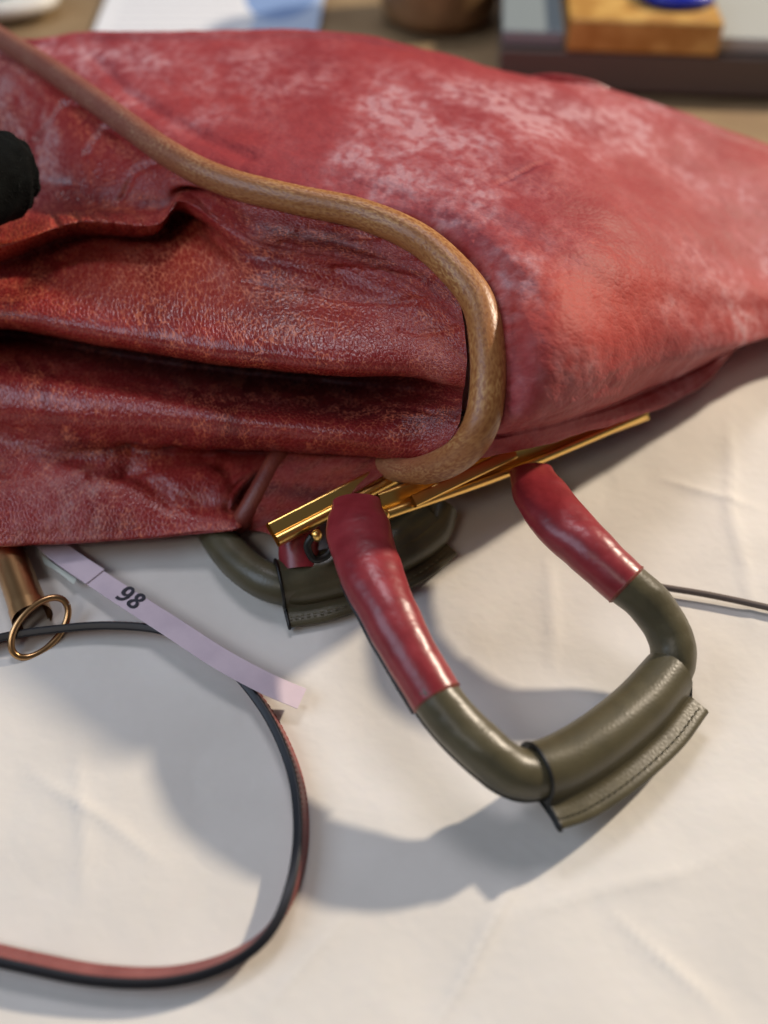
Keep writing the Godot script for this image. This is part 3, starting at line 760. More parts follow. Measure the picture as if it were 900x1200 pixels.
func top_panel() -> void:
	# rows run from the piping to the far right; they step from the base of the bag to its mouth
	var rows := [
		[Vector3(-0.3489, 0.0000, -0.6335), Vector3(-0.2738, 0.0000, -0.6760), Vector3(-0.1854, 0.0000, -0.6911), Vector3(-0.0927, 0.0000, -0.6911), Vector3(0.0000, 0.0000, -0.6760), Vector3(0.0649, 0.0000, -0.6472), Vector3(0.1204, 0.0000, -0.6201), Vector3(0.1703, 0.0000, -0.5822), Vector3(0.2282, 0.0000, -0.5152)],
		[Vector3(-0.3185, 0.0675, -0.6543), Vector3(-0.2073, 0.0750, -0.5219), Vector3(-0.1674, 0.0675, -0.5420), Vector3(-0.0974, 0.0638, -0.5520), Vector3(-0.0247, 0.0600, -0.5595), Vector3(0.0340, 0.0563, -0.5423), Vector3(0.0813, 0.0525, -0.5259), Vector3(0.1300, 0.0432, -0.5209), Vector3(0.2322, 0.0225, -0.4868)],
		[Vector3(-0.2888, 0.0930, -0.6073), Vector3(-0.1889, 0.0982, -0.4822), Vector3(-0.1433, 0.1031, -0.4707), Vector3(-0.0857, 0.1039, -0.4697), Vector3(-0.0246, 0.1027, -0.4718), Vector3(0.0244, 0.0975, -0.4607), Vector3(0.0659, 0.0877, -0.4583), Vector3(0.1218, 0.0742, -0.4682), Vector3(0.2203, 0.0450, -0.4580)],
		[Vector3(-0.2574, 0.0990, -0.5594), Vector3(-0.1696, 0.1013, -0.4599), Vector3(-0.1266, 0.1046, -0.4507), Vector3(-0.0710, 0.1057, -0.4497), Vector3(-0.0138, 0.1050, -0.4497), Vector3(0.0311, 0.1012, -0.4358), Vector3(0.0711, 0.0915, -0.4354), Vector3(0.1247, 0.0750, -0.4507), Vector3(0.2171, 0.0457, -0.4419)],
		[Vector3(-0.2252, 0.1005, -0.5192), Vector3(-0.1476, 0.1020, -0.4300), Vector3(-0.0995, 0.1054, -0.4195), Vector3(-0.0481, 0.1072, -0.4129), Vector3(0.0018, 0.1065, -0.4076), Vector3(0.0435, 0.1031, -0.3957), Vector3(0.0876, 0.0885, -0.4098), Vector3(0.1313, 0.0720, -0.4288), Vector3(0.2154, 0.0450, -0.4226)],
		[Vector3(-0.1843, 0.1005, -0.4683), Vector3(-0.1108, 0.1027, -0.3841), Vector3(-0.0647, 0.1065, -0.3708), Vector3(-0.0185, 0.1084, -0.3604), Vector3(0.0238, 0.1076, -0.3516), Vector3(0.0626, 0.1039, -0.3452), Vector3(0.1083, 0.0795, -0.3785), Vector3(0.1517, 0.0608, -0.4009), Vector3(0.2104, 0.0435, -0.3931)],
		[Vector3(-0.1064, 0.1005, -0.3811), Vector3(-0.0696, 0.1028, -0.3419), Vector3(-0.0314, 0.1061, -0.3322), Vector3(0.0069, 0.1080, -0.3205), Vector3(0.0435, 0.1072, -0.3118), Vector3(0.0792, 0.0988, -0.3151), Vector3(0.1253, 0.0712, -0.3518), Vector3(0.1669, 0.0510, -0.3742), Vector3(0.2090, 0.0375, -0.3706)],
		[Vector3(-0.0490, 0.1005, -0.3367), Vector3(-0.0307, 0.1028, -0.3179), Vector3(0.0000, 0.1054, -0.3092), Vector3(0.0302, 0.1072, -0.2949), Vector3(0.0597, 0.1058, -0.2861), Vector3(0.0946, 0.0891, -0.3032), Vector3(0.1394, 0.0600, -0.3393), Vector3(0.1824, 0.0382, -0.3611), Vector3(0.2368, 0.0150, -0.3746)],
		[Vector3(-0.0158, 0.0990, -0.3167), Vector3(0.0061, 0.1013, -0.3010), Vector3(0.0249, 0.1046, -0.2882), Vector3(0.0469, 0.1057, -0.2747), Vector3(0.0731, 0.0993, -0.2737), Vector3(0.1096, 0.0773, -0.2990), Vector3(0.1496, 0.0533, -0.3276), Vector3(0.1911, 0.0322, -0.3492), Vector3(0.2298, 0.0150, -0.3553)],
		[Vector3(0.0122, 0.0960, -0.2979), Vector3(0.0264, 0.0975, -0.2814), Vector3(0.0392, 0.1031, -0.2650), Vector3(0.0560, 0.1031, -0.2546), Vector3(0.0831, 0.0890, -0.2685), Vector3(0.1171, 0.0669, -0.2955), Vector3(0.1584, 0.0435, -0.3259), Vector3(0.1945, 0.0300, -0.3479), Vector3(0.2413, 0.0150, -0.3868)],
		[Vector3(0.0285, 0.0892, -0.2680), Vector3(0.0358, 0.0938, -0.2545), Vector3(0.0454, 0.0998, -0.2413), Vector3(0.0625, 0.0958, -0.2410), Vector3(0.0897, 0.0765, -0.2637), Vector3(0.1211, 0.0582, -0.2897), Vector3(0.1599, 0.0375, -0.3222), Vector3(0.1973, 0.0270, -0.3509), Vector3(0.2413, 0.0150, -0.3868)],
		[Vector3(0.0302, 0.0791, -0.2482), Vector3(0.0374, 0.0851, -0.2378), Vector3(0.0476, 0.0915, -0.2279), Vector3(0.0663, 0.0842, -0.2354), Vector3(0.0929, 0.0638, -0.2637), Vector3(0.1246, 0.0482, -0.2911), Vector3(0.1625, 0.0322, -0.3233), Vector3(0.1991, 0.0233, -0.3550), Vector3(0.2421, 0.0150, -0.3890)],
		[Vector3(0.0278, 0.0701, -0.2352), Vector3(0.0357, 0.0746, -0.2265), Vector3(0.0471, 0.0787, -0.2217), Vector3(0.0687, 0.0691, -0.2391), Vector3(0.0971, 0.0488, -0.2732), Vector3(0.1306, 0.0347, -0.3049), Vector3(0.1682, 0.0255, -0.3363), Vector3(0.2009, 0.0195, -0.3590), Vector3(0.2447, 0.0090, -0.4137)],
		[Vector3(0.0269, 0.0660, -0.2309), Vector3(0.0351, 0.0675, -0.2254), Vector3(0.0479, 0.0690, -0.2267), Vector3(0.0717, 0.0584, -0.2471), Vector3(0.1000, 0.0401, -0.2792), Vector3(0.1344, 0.0266, -0.3124), Vector3(0.1684, 0.0213, -0.3408), Vector3(0.1999, 0.0162, -0.3624), Vector3(0.2447, 0.0090, -0.4137)],
		[Vector3(0.0260, 0.0608, -0.2347), Vector3(0.0358, 0.0593, -0.2325), Vector3(0.0503, 0.0585, -0.2372), Vector3(0.0756, 0.0479, -0.2579), Vector3(0.1034, 0.0334, -0.2862), Vector3(0.1370, 0.0217, -0.3182), Vector3(0.1664, 0.0175, -0.3433), Vector3(0.1931, 0.0130, -0.3628), Vector3(0.2447, 0.0090, -0.4137)],
		[Vector3(0.0246, 0.0593, -0.2342), Vector3(0.0361, 0.0578, -0.2311), Vector3(0.0534, 0.0540, -0.2396), Vector3(0.0790, 0.0442, -0.2594), Vector3(0.1045, 0.0322, -0.2835), Vector3(0.1340, 0.0224, -0.3125), Vector3(0.1559, 0.0188, -0.3340), Vector3(0.1790, 0.0131, -0.3559), Vector3(0.2433, 0.0090, -0.4097)],
		[Vector3(0.0206, 0.0510, -0.2324), Vector3(0.0382, 0.0518, -0.2325), Vector3(0.0574, 0.0488, -0.2423), Vector3(0.0813, 0.0401, -0.2593), Vector3(0.1059, 0.0295, -0.2808), Vector3(0.1318, 0.0211, -0.3062), Vector3(0.1510, 0.0175, -0.3283), Vector3(0.1729, 0.0117, -0.3539), Vector3(0.2420, 0.0090, -0.4058)],
		[Vector3(0.0179, 0.0450, -0.2323), Vector3(0.0374, 0.0465, -0.2350), Vector3(0.0582, 0.0442, -0.2440), Vector3(0.0823, 0.0361, -0.2614), Vector3(0.1051, 0.0268, -0.2809), Vector3(0.1277, 0.0197, -0.3011), Vector3(0.1452, 0.0160, -0.3218), Vector3(0.1655, 0.0095, -0.3490), Vector3(0.2393, 0.0090, -0.3982)],
		[Vector3(0.0214, 0.0412, -0.2405), Vector3(0.0385, 0.0420, -0.2442), Vector3(0.0600, 0.0390, -0.2534), Vector3(0.0830, 0.0312, -0.2708), Vector3(0.1034, 0.0217, -0.2900), Vector3(0.1222, 0.0135, -0.3126), Vector3(0.1373, 0.0086, -0.3337), Vector3(0.1547, 0.0039, -0.3526), Vector3(0.2379, 0.0090, -0.3944)],
	]
	var g := surface(rows, 420, 400)
	var fine := [
		{"line": [Vector3(-0.1322, 0.1027, -0.4377), Vector3(-0.1089, 0.1050, -0.3990), Vector3(-0.0862, 0.1057, -0.3709), Vector3(-0.0518, 0.1065, -0.3383)], "wide": 0.0034, "deep": 0.0010},
		{"line": [Vector3(0.0413, 0.1102, -0.3142), Vector3(0.0611, 0.1057, -0.3344)], "wide": 0.0010, "deep": 0.0010}, {"line": [Vector3(0.1171, 0.0870, -0.3506), Vector3(0.1404, 0.0787, -0.3521), Vector3(0.1689, 0.0712, -0.3574)], "wide": 0.0014, "deep": 0.0013},
		{"line": [Vector3(0.0318, 0.1035, -0.2796), Vector3(0.0393, 0.1035, -0.2664), Vector3(0.0422, 0.0998, -0.2525), Vector3(0.0431, 0.0877, -0.2370), Vector3(0.0423, 0.0750, -0.2269)], "wide": 0.0018, "deep": 0.0006},
		{"line": [Vector3(0.0430, 0.0750, -0.2286), Vector3(0.0591, 0.0750, -0.2376), Vector3(0.0766, 0.0802, -0.2468)], "wide": 0.0026, "deep": 0.0006}, {"line": [Vector3(0.0416, 0.0705, -0.2262), Vector3(0.0600, 0.0682, -0.2374), Vector3(0.0780, 0.0675, -0.2482)], "wide": 0.0024, "deep": 0.0006},
		{"line": [Vector3(0.0483, 0.0675, -0.2288), Vector3(0.0685, 0.0712, -0.2400), Vector3(0.0912, 0.0712, -0.2537)], "wide": 0.0024, "deep": 0.0005},
	]
	creased(g, fine, 0.0008, 41)
	put("top_panel", laid_flat(grid_mesh(g)), mats.panel, bag)


func frame() -> void:
	# two polished gold rails that close on each other along the mouth
	var a0 := Vector3(-0.0385, 0.0300, -0.2129)
	var a1 := Vector3(0.0654, 0.0300, -0.2887)
	var n := Vector3(0, 0.8, 0.6)
	var low := put("frame_rail", bar(a0, a1, 0.0092, 0.0042, 0.0012, Vector3(0.1, 0.85, 0.52)), mats.gold, bag)
	put("ridge", tube([Vector3(-0.0371, 0.0300, -0.2105), Vector3(0.0664, 0.0300, -0.2855)], 0.0022, 2, 10), mats.gold, low)
	var b0 := Vector3(-0.0012, 0.0345, -0.2221)
	var b1 := Vector3(0.1053, 0.0270, -0.2838)
	var up := put("frame_rail", bar(b0, b1, 0.0100, 0.0026, 0.0010, Vector3(-0.15, 0.45, 0.88)), mats.gold, bag)
	put("ridge", tube([Vector3(-0.0009, 0.0345, -0.2176), Vector3(0.0473, 0.0307, -0.2442), Vector3(0.1038, 0.0270, -0.2797)], 0.0019, 12, 10), mats.gold, up)
	put("ridge", bar(Vector3(0.0101, 0.0375, -0.2217), Vector3(0.0475, 0.0375, -0.2463), 0.0044, 0.0030, 0.0009, n), mats.gold, up)
	put("ridge", bar(Vector3(0.0438, 0.0382, -0.2482), Vector3(0.0628, 0.0382, -0.2547), 0.0044, 0.0028, 0.0009, n), mats.gold, up)
	for p in [Vector3(-0.0234, 0.0300, -0.2129), Vector3(0.0000, 0.0360, -0.2170), Vector3(0.0505, 0.0330, -0.2411)]:
		put("rivet", lathe(PackedVector2Array([Vector2(0.0001, 0.0020), Vector2(0.0012, 0.0017), Vector2(0.0019, 0.0006), Vector2(0.0020, -0.0008), Vector2(0.0014, -0.0022), Vector2(0.0001, -0.0026)]), p, 16), mats.gold, bag)
	put("hinge_loop", tube([Vector3(-0.0249, 0.0300, -0.2125), Vector3(-0.0267, 0.0270, -0.2104), Vector3(-0.0245, 0.0225, -0.2083), Vector3(-0.0198, 0.0225, -0.2103), Vector3(-0.0174, 0.0255, -0.2148)], 0.0014, 24, 8), mats.olive_edge, bag)


func handle(near: bool) -> void:
	var root: MeshInstance3D
	var left := []
	var right := []
	var tube_path := []
	var grip_path := []
	var r := 0.0073
	var lift := Vector3.UP
	if near:
		left = [Vector3(-0.0095, 0.0375, -0.2217), Vector3(-0.0085, 0.0405, -0.2055), Vector3(-0.0044, 0.0412, -0.1879), Vector3(0.0021, 0.0397, -0.1708), Vector3(0.0087, 0.0367, -0.1572), Vector3(0.0156, 0.0330, -0.1459)]
		right = [Vector3(0.0534, 0.0345, -0.2400), Vector3(0.0555, 0.0375, -0.2242), Vector3(0.0607, 0.0382, -0.2106), Vector3(0.0675, 0.0375, -0.2005), Vector3(0.0739, 0.0356, -0.1929), Vector3(0.0790, 0.0337, -0.1880)]
		tube_path = [Vector3(0.0127, 0.0349, -0.1500), Vector3(0.0161, 0.0330, -0.1447), Vector3(0.0224, 0.0300, -0.1377), Vector3(0.0306, 0.0270, -0.1308), Vector3(0.0385, 0.0233, -0.1272), Vector3(0.0474, 0.0210, -0.1291), Vector3(0.0644, 0.0188, -0.1392), Vector3(0.0804, 0.0161, -0.1532), Vector3(0.0922, 0.0150, -0.1659), Vector3(0.0943, 0.0195, -0.1728), Vector3(0.0910, 0.0248, -0.1799), Vector3(0.0852, 0.0300, -0.1846), Vector3(0.0779, 0.0345, -0.1888)]
		grip_path = [Vector3(0.0443, 0.0210, -0.1283), Vector3(0.0536, 0.0195, -0.1326), Vector3(0.0663, 0.0180, -0.1411), Vector3(0.0804, 0.0161, -0.1532), Vector3(0.0922, 0.0150, -0.1659)]
	else:
		left = [Vector3(-0.0304, 0.0225, -0.2266), Vector3(-0.0308, 0.0180, -0.2182), Vector3(-0.0300, 0.0135, -0.2107)]
		right = [Vector3(0.0224, 0.0225, -0.2417), Vector3(0.0230, 0.0165, -0.2342), Vector3(0.0221, 0.0135, -0.2271)]
		tube_path = [Vector3(-0.0777, -0.0000, -0.2613), Vector3(-0.0701, 0.0023, -0.2478), Vector3(-0.0623, 0.0060, -0.2320), Vector3(-0.0529, 0.0075, -0.2185), Vector3(-0.0419, 0.0090, -0.2089), Vector3(-0.0306, 0.0090, -0.2065), Vector3(-0.0139, 0.0090, -0.2112), Vector3(0.0031, 0.0098, -0.2195), Vector3(0.0173, 0.0105, -0.2306), Vector3(0.0215, 0.0120, -0.2415)]
		grip_path = [Vector3(-0.0374, 0.0098, -0.2075), Vector3(-0.0229, 0.0098, -0.2114), Vector3(-0.0081, 0.0098, -0.2183), Vector3(0.0051, 0.0105, -0.2259), Vector3(0.0162, 0.0113, -0.2360)]
	if near:
		root = put("handle", grid_mesh(slackened(sweep_grid(tube_path, [Vector3.UP], circle(r, 32), 160), 0.0003, 90.0, 93), true), mats.olive, bag)
		put("red_leg", grid_mesh(slackened(sweep_grid(left, [Vector3.UP], circle(r, 36), 110, [1.15, 1.50, 1.42, 1.22, 1.10, 1.08], [0.5, 0.8, 1.0, 1.1, 1.08, 1.08]), 0.00024, 75.0, 91), true), mats.handle_red, root)
		put("red_leg", grid_mesh(slackened(sweep_grid(right, [Vector3.UP], circle(r, 36), 110, [1.1, 1.40, 1.40, 1.22, 1.10, 1.08], [0.5, 0.8, 1.0, 1.1, 1.08, 1.08]), 0.00024, 75.0, 91), true), mats.handle_red, root)
		for e in [[left, 0.42, 1.0, 1.12, mats.olive_edge], [right, 0.5, 1.0, 1.12, mats.olive_edge]]:
			# the painted seam edge down the outside of each leg
			var out := 1.0 if e[0] == left else -1.0
			var rail := sweep_grid(e[0], [Vector3.UP], PackedVector2Array([Vector2(out * r * 0.90, -r * 0.50)]), 40, [1.15, 1.50, 1.42, 1.22, 1.10, 1.08], [0.5, 0.8, 1.0, 1.1, 1.08, 1.08])
			var run := []
			for k in range(int(40 * e[1]), 41, 3):
				run.append(rail[k][0])
			put("painted_seam", tube(run, 0.0009, 30, 8), e[4], root)
		var under := sweep_grid(tube_path, [Vector3.UP], PackedVector2Array([Vector2(r * 0.80, -r * 0.62)]), 60)
		var run2 := []
		for k in range(0, 61, 2):
			run2.append(under[k][0])
		put("painted_seam", tube(run2, 0.0009, 90, 8), mats.olive_edge, root)
		for e in [left, right]:
			# the folded end of the red leather where it meets the olive
			var d: Vector3 = (e[5] - e[4]).normalized()
			put("joint_edge", grid_mesh(sweep_grid([e[5] - d * 0.0005, e[5], e[5] + d * 0.0007], [Vector3.UP], circle(r * 1.08, 24), 8, [1.0, 1.03, 0.95], [1.0, 1.03, 0.95]), true), mats.seam_red, root)
	else:
		root = put("handle", tube(tube_path, r * 0.95, 80, 20), mats.olive, bag)
		put("red_leg", tube(left, r * 1.0, 20, 16), mats.handle_red, root)
	# the wrapped hand grip with its stitched flap
	var gr := 0.0088
	var reach := 0.0158
	var prof := PackedVector2Array()
	var thick := 0.0018
	var start := 0.30
	prof.append(Vector2(reach - thick, -0.0084))
	prof.append(Vector2(gr * 1.20, -0.0076))
	for k in 25:
		var a := -1.05 - (TAU - 1.05 - 0.02) * k / 24.0
		prof.append(Vector2(cos(a), sin(a)) * gr)
	prof.append(Vector2(gr * 0.99, -0.0036))
	prof.append(Vector2(gr * 1.07, -0.0046))
	prof.append(Vector2(gr * 1.22, -0.0050))
	prof.append(Vector2(reach - thick, -0.0062))
	prof.append(Vector2(reach - 0.3 * thick, -0.0065))
	prof.append(Vector2(reach, -0.0075))
	prof.append(Vector2(reach - 0.3 * thick, -0.0083))
	prof.append(prof[0])
	var g := sweep_grid(grip_path, [Vector3(-0.10, 1.0, -0.12)], prof, 60, [0.97, 1.0, 1.0, 1.0, 0.97], [1.0, 1.0])
	var grip := put("hand_grip", grid_mesh(g, true), mats.olive, root)
	for k in [0, g.size() - 1]:
		var rim: Array = []
		for p in g[k]:
			rim.append(p)
		if k == 0:
			put("painted_edge", tube(rim, 0.0006, 90, 8), mats.olive_edge, grip)
		var shut := SurfaceTool.new()
		shut.begin(Mesh.PRIMITIVE_TRIANGLES)
		var poly := prof.slice(0, prof.size() - 1)
		for t in Geometry2D.triangulate_polygon(poly):
			shut.add_vertex(g[k][t])
		shut.generate_normals()
		put("grip_end", shut.commit(), mats.olive_edge, grip)
	# stitches along the flap
	var st := SurfaceTool.new()
	st.begin(Mesh.PRIMITIVE_TRIANGLES)
	var line := sweep_grid(grip_path, [Vector3(-0.10, 1.0, -0.12)], PackedVector2Array([Vector2(reach * 0.84, -0.0050)]), 58, [0.97, 1.0, 1.0, 1.0, 0.97])
	for k in range(1, 57, 2):
		st.append_from(tube([line[k][0], line[k + 1][0]], 0.00028, 2, 6), 0, Transform3D())
	var sm := put("stitching", st.commit(), mats.thread, grip)
	sm.set_meta("kind", "stuff")


# ==================================================================== strap, tag, glove tip
func shoulder_strap() -> void:
	var s := thing("shoulder_strap", "thin red shoulder strap with dark edges looped on the paper, gold tube clasp", "strap", Vector3(-0.0678, 0.0000, -0.1406))
	var path := [Vector3(-0.1521, 0.0045, -0.1796), Vector3(-0.1339, 0.0045, -0.1874), Vector3(-0.1169, 0.0045, -0.1910), Vector3(-0.0963, 0.0045, -0.1929), Vector3(-0.0748, 0.0045, -0.1899), Vector3(-0.0548, 0.0045, -0.1778), Vector3(-0.0386, 0.0045, -0.1589), Vector3(-0.0282, 0.0045, -0.1383), Vector3(-0.0245, 0.0045, -0.1202), Vector3(-0.0255, 0.0045, -0.1037), Vector3(-0.0312, 0.0045, -0.0900), Vector3(-0.0416, 0.0045, -0.0820), Vector3(-0.0571, 0.0045, -0.0779), Vector3(-0.0754, 0.0045, -0.0781), Vector3(-0.0945, 0.0045, -0.0812), Vector3(-0.1242, 0.0045, -0.0873)]
	var ups := [Vector3(0.1, 1, 0.75), Vector3(0.1, 1, 0.75), Vector3(0.1, 1, 0.75), Vector3(0.1, 1, 0.75), Vector3(0, 1, 0.70), Vector3(0, 1, 0.65), Vector3(-0.15, 1, 0.5), Vector3(-0.30, 1, 0.35), Vector3(-0.30, 1, 0.3), Vector3(-0.2, 1, 0.4), Vector3(0.0, 1, 0.6), Vector3(0, 1, 0.85), Vector3(0, 1, 0.95), Vector3(0, 1, 1.0), Vector3(0, 1, 1.0), Vector3(0, 1, 1.0)]
	var tall := 0.0070
	var thick := 0.0023
	var band := put("band", grid_mesh(sweep_grid(path, ups, rounded_rect(thick, tall, 0.0005, 2), 200), true), mats.strap, s)
	for side in [1.0]:
		var e := PackedVector2Array()
		for q in rounded_rect(thick + 0.0006, 0.0016, 0.0007, 3):
			e.append(q + Vector2(0, side * tall / 2))
		put("painted_edge", grid_mesh(sweep_grid(path, ups, e, 200), true), mats.strap_edge, band)
	var st := SurfaceTool.new()
	st.begin(Mesh.PRIMITIVE_TRIANGLES)
	for off in [[thick / 2, tall * 0.30], [-thick / 2, tall * 0.30], [thick / 2, -tall * 0.30], [-thick / 2, -tall * 0.30]]:
		var g := sweep_grid(path, ups, PackedVector2Array([Vector2(off[0], off[1])]), 320)
		for k in range(0, 318, 2):
			st.append_from(tube([g[k][0], g[k + 1][0]], 0.0003, 1, 5), 0, Transform3D())
	put("stitching", st.commit(), mats.thread_red, band).set_meta("kind", "stuff")
	# gold swivel tube and the ring that the strap runs through
	put("clasp_tube", capped(sweep_grid([Vector3(-0.1528, 0.0056, -0.2438), Vector3(-0.1404, 0.0060, -0.2235), Vector3(-0.1313, 0.0064, -0.2078), Vector3(-0.1243, 0.0068, -0.1953)], [Vector3.UP], circle(0.0066, 24), 20, [0.95, 0.95, 0.97, 1.0], [0.95, 0.95, 0.97, 1.0])), mats.pale_gold, s)
	put("collar", capped(sweep_grid([Vector3(-0.1261, 0.0068, -0.1987), Vector3(-0.1236, 0.0069, -0.1941)], [Vector3.UP], circle(0.0070, 24), 2)), mats.pale_gold, s)
	var c := Vector3(-0.1199, 0.0071, -0.1902)
	var ex := (Vector3(-0.1110, 0.0094, -0.1993) - c) * 0.90
	var ey := Vector3(-0.1175, 0.0023, -0.1861) - c
	ey = ey * 1.1
	var ring := []
	for k in 25:
		var a := TAU * k / 24.0
		ring.append(c + ex * cos(a) + ey * sin(a))
	put("ring", tube(ring, 0.0012, 72, 10), mats.pale_gold, s)


func paper_tag() -> void:
	var t := thing("paper_tag", "narrow pink paper tag printed with 98 leading from bag to strap", "tag", Vector3(-0.0761, 0.0000, -0.1935))
	var path := [Vector3(-0.1441, 0.0030, -0.2481), Vector3(-0.1198, 0.0060, -0.2239), Vector3(-0.0983, 0.0083, -0.2067), Vector3(-0.0736, 0.0101, -0.1884), Vector3(-0.0547, 0.0109, -0.1746), Vector3(-0.0387, 0.0098, -0.1657), Vector3(-0.0269, 0.0068, -0.1617)]
	var pink := grained(Color(0.82, 0.755, 0.79), 0.8, 0.002, 0.05, Color(0.78, 0.715, 0.755), 10.0)
	var g := sweep_grid(path, [Vector3(0, 1, 0)], rounded_rect(0.0080, 0.0003, 0.0001, 1), 60)
	put("strip", grid_mesh(g, true), pink, t)
	# the doubled end where the tag is glued on itself
	var g2 := sweep_grid([Vector3(-0.1349, 0.0046, -0.2375), Vector3(-0.1195, 0.0066, -0.2234), Vector3(-0.1050, 0.0081, -0.2120)], [Vector3(0, 1, 0)], rounded_rect(0.0086, 0.0003, 0.0001, 1), 20)
	put("glued_end", capped(g2), pink, t)
	var torn := surface([[Vector3(-0.1292, 0.0046, -0.2255), Vector3(-0.1210, 0.0054, -0.2190), Vector3(-0.1122, 0.0064, -0.2122)], [Vector3(-0.1269, 0.0044, -0.2211), Vector3(-0.1197, 0.0051, -0.2160), Vector3(-0.1131, 0.0060, -0.2101)]], 12, 3)
	put("torn_edge", grid_mesh(torn), plain(Color(0.74, 0.76, 0.72), 0.7), t)
	var word := TextMesh.new()
	var font := SystemFont.new()
	font.font_names = PackedStringArray(["Droid Sans"])
	font.font_weight = 700
	word.font = font
	word.text = "98"
	word.font_size = 32
	word.pixel_size = 0.0098 / 32.0
	word.depth = 0.0001
	var ink := put("printed_number", word, plain(Color(0.16, 0.16, 0.20), 0.7), t)
	var mid := Vector3(-0.0900, 0.0093, -0.2016)
	var along := (Vector3(-0.0736, 0.0101, -0.1884) - Vector3(-0.0983, 0.0083, -0.2067)).normalized()
	var nrm := Vector3.UP
	nrm = (nrm - along * nrm.dot(along)).normalized()
	ink.transform = Transform3D(Basis(along, nrm.cross(along), nrm), mid - t.position)


func glove_tip() -> void:
	var t := thing("glove_fingertip", "fuzzy black rounded fabric tip pressing on the bag at the left edge", "glove", Vector3(-0.1609, 0.0900, -0.3505))
	var path := [Vector3(-0.1681, 0.1125, -0.2832), Vector3(-0.1581, 0.1095, -0.3014), Vector3(-0.1489, 0.1065, -0.3171), Vector3(-0.1417, 0.1035, -0.3268), Vector3(-0.1368, 0.1013, -0.3312), Vector3(-0.1340, 0.1001, -0.3327), Vector3(-0.1330, 0.0998, -0.3335)]
	var g := sweep_grid(path, [Vector3.UP], circle(0.0162, 40), 70, [1.05, 1.05, 1.06, 1.0, 0.78, 0.45, 0.02], [1.0, 1.02, 1.04, 1.0, 0.78, 0.45, 0.02])
	var f := noise(FastNoiseLite.TYPE_SIMPLEX_SMOOTH, 70.0, 77, 3)
	var ns := grid_normals(g, true)
	for j in g.size():
		for i in g[j].size():
			g[j][i] -= ns[j][i] * f.get_noise_3dv(g[j][i]) * 0.0012
	var black := grained(Color(0.055, 0.06, 0.06), 0.95, 0.05, 0.12, Color(0.085, 0.095, 0.095), 30.0)
	black.metallic_specular = 0.2
	put("finger_tip", grid_mesh(g, true), black, t)
	# loose fibres standing off the knit
	var fib := MultiMesh.new()
	fib.transform_format = MultiMesh.TRANSFORM_3D
	fib.mesh = tube([Vector3.ZERO, Vector3(0.0003, 0.0008, 0), Vector3(0.0001, 0.0018, 0.0003)], 0.00005, 3, 4)
	fib.instance_count = 3200
	var rng := RandomNumberGenerator.new()
	rng.seed = 5
	for k in fib.instance_count:
		var j := rng.randi_range(20, g.size() - 2)
		var i := rng.randi_range(0, g[j].size() - 1)
		var y: Vector3 = -ns[j][i] + Vector3(rng.randf_range(-1, 1), rng.randf_range(-1, 1), rng.randf_range(-1, 1)) * 0.8
		y = y.normalized()
		var x := y.cross(Vector3(rng.randf_range(-1, 1), 0.3, rng.randf_range(-1, 1))).normalized()
		fib.set_instance_transform(k, Transform3D(Basis(x, y, x.cross(y)), g[j][i] + Vector3(rng.randf_range(-1, 1), rng.randf_range(-1, 1), rng.randf_range(-1, 1)) * 0.0006))
	var mm := MultiMeshInstance3D.new()
	mm.name = "fuzz"
	mm.multimesh = fib
	mm.material_override = plain(Color(0.11, 0.12, 0.12), 0.9)
	mm.position = -t.position
	mm.set_meta("kind", "stuff")
	t.add_child(mm, true)


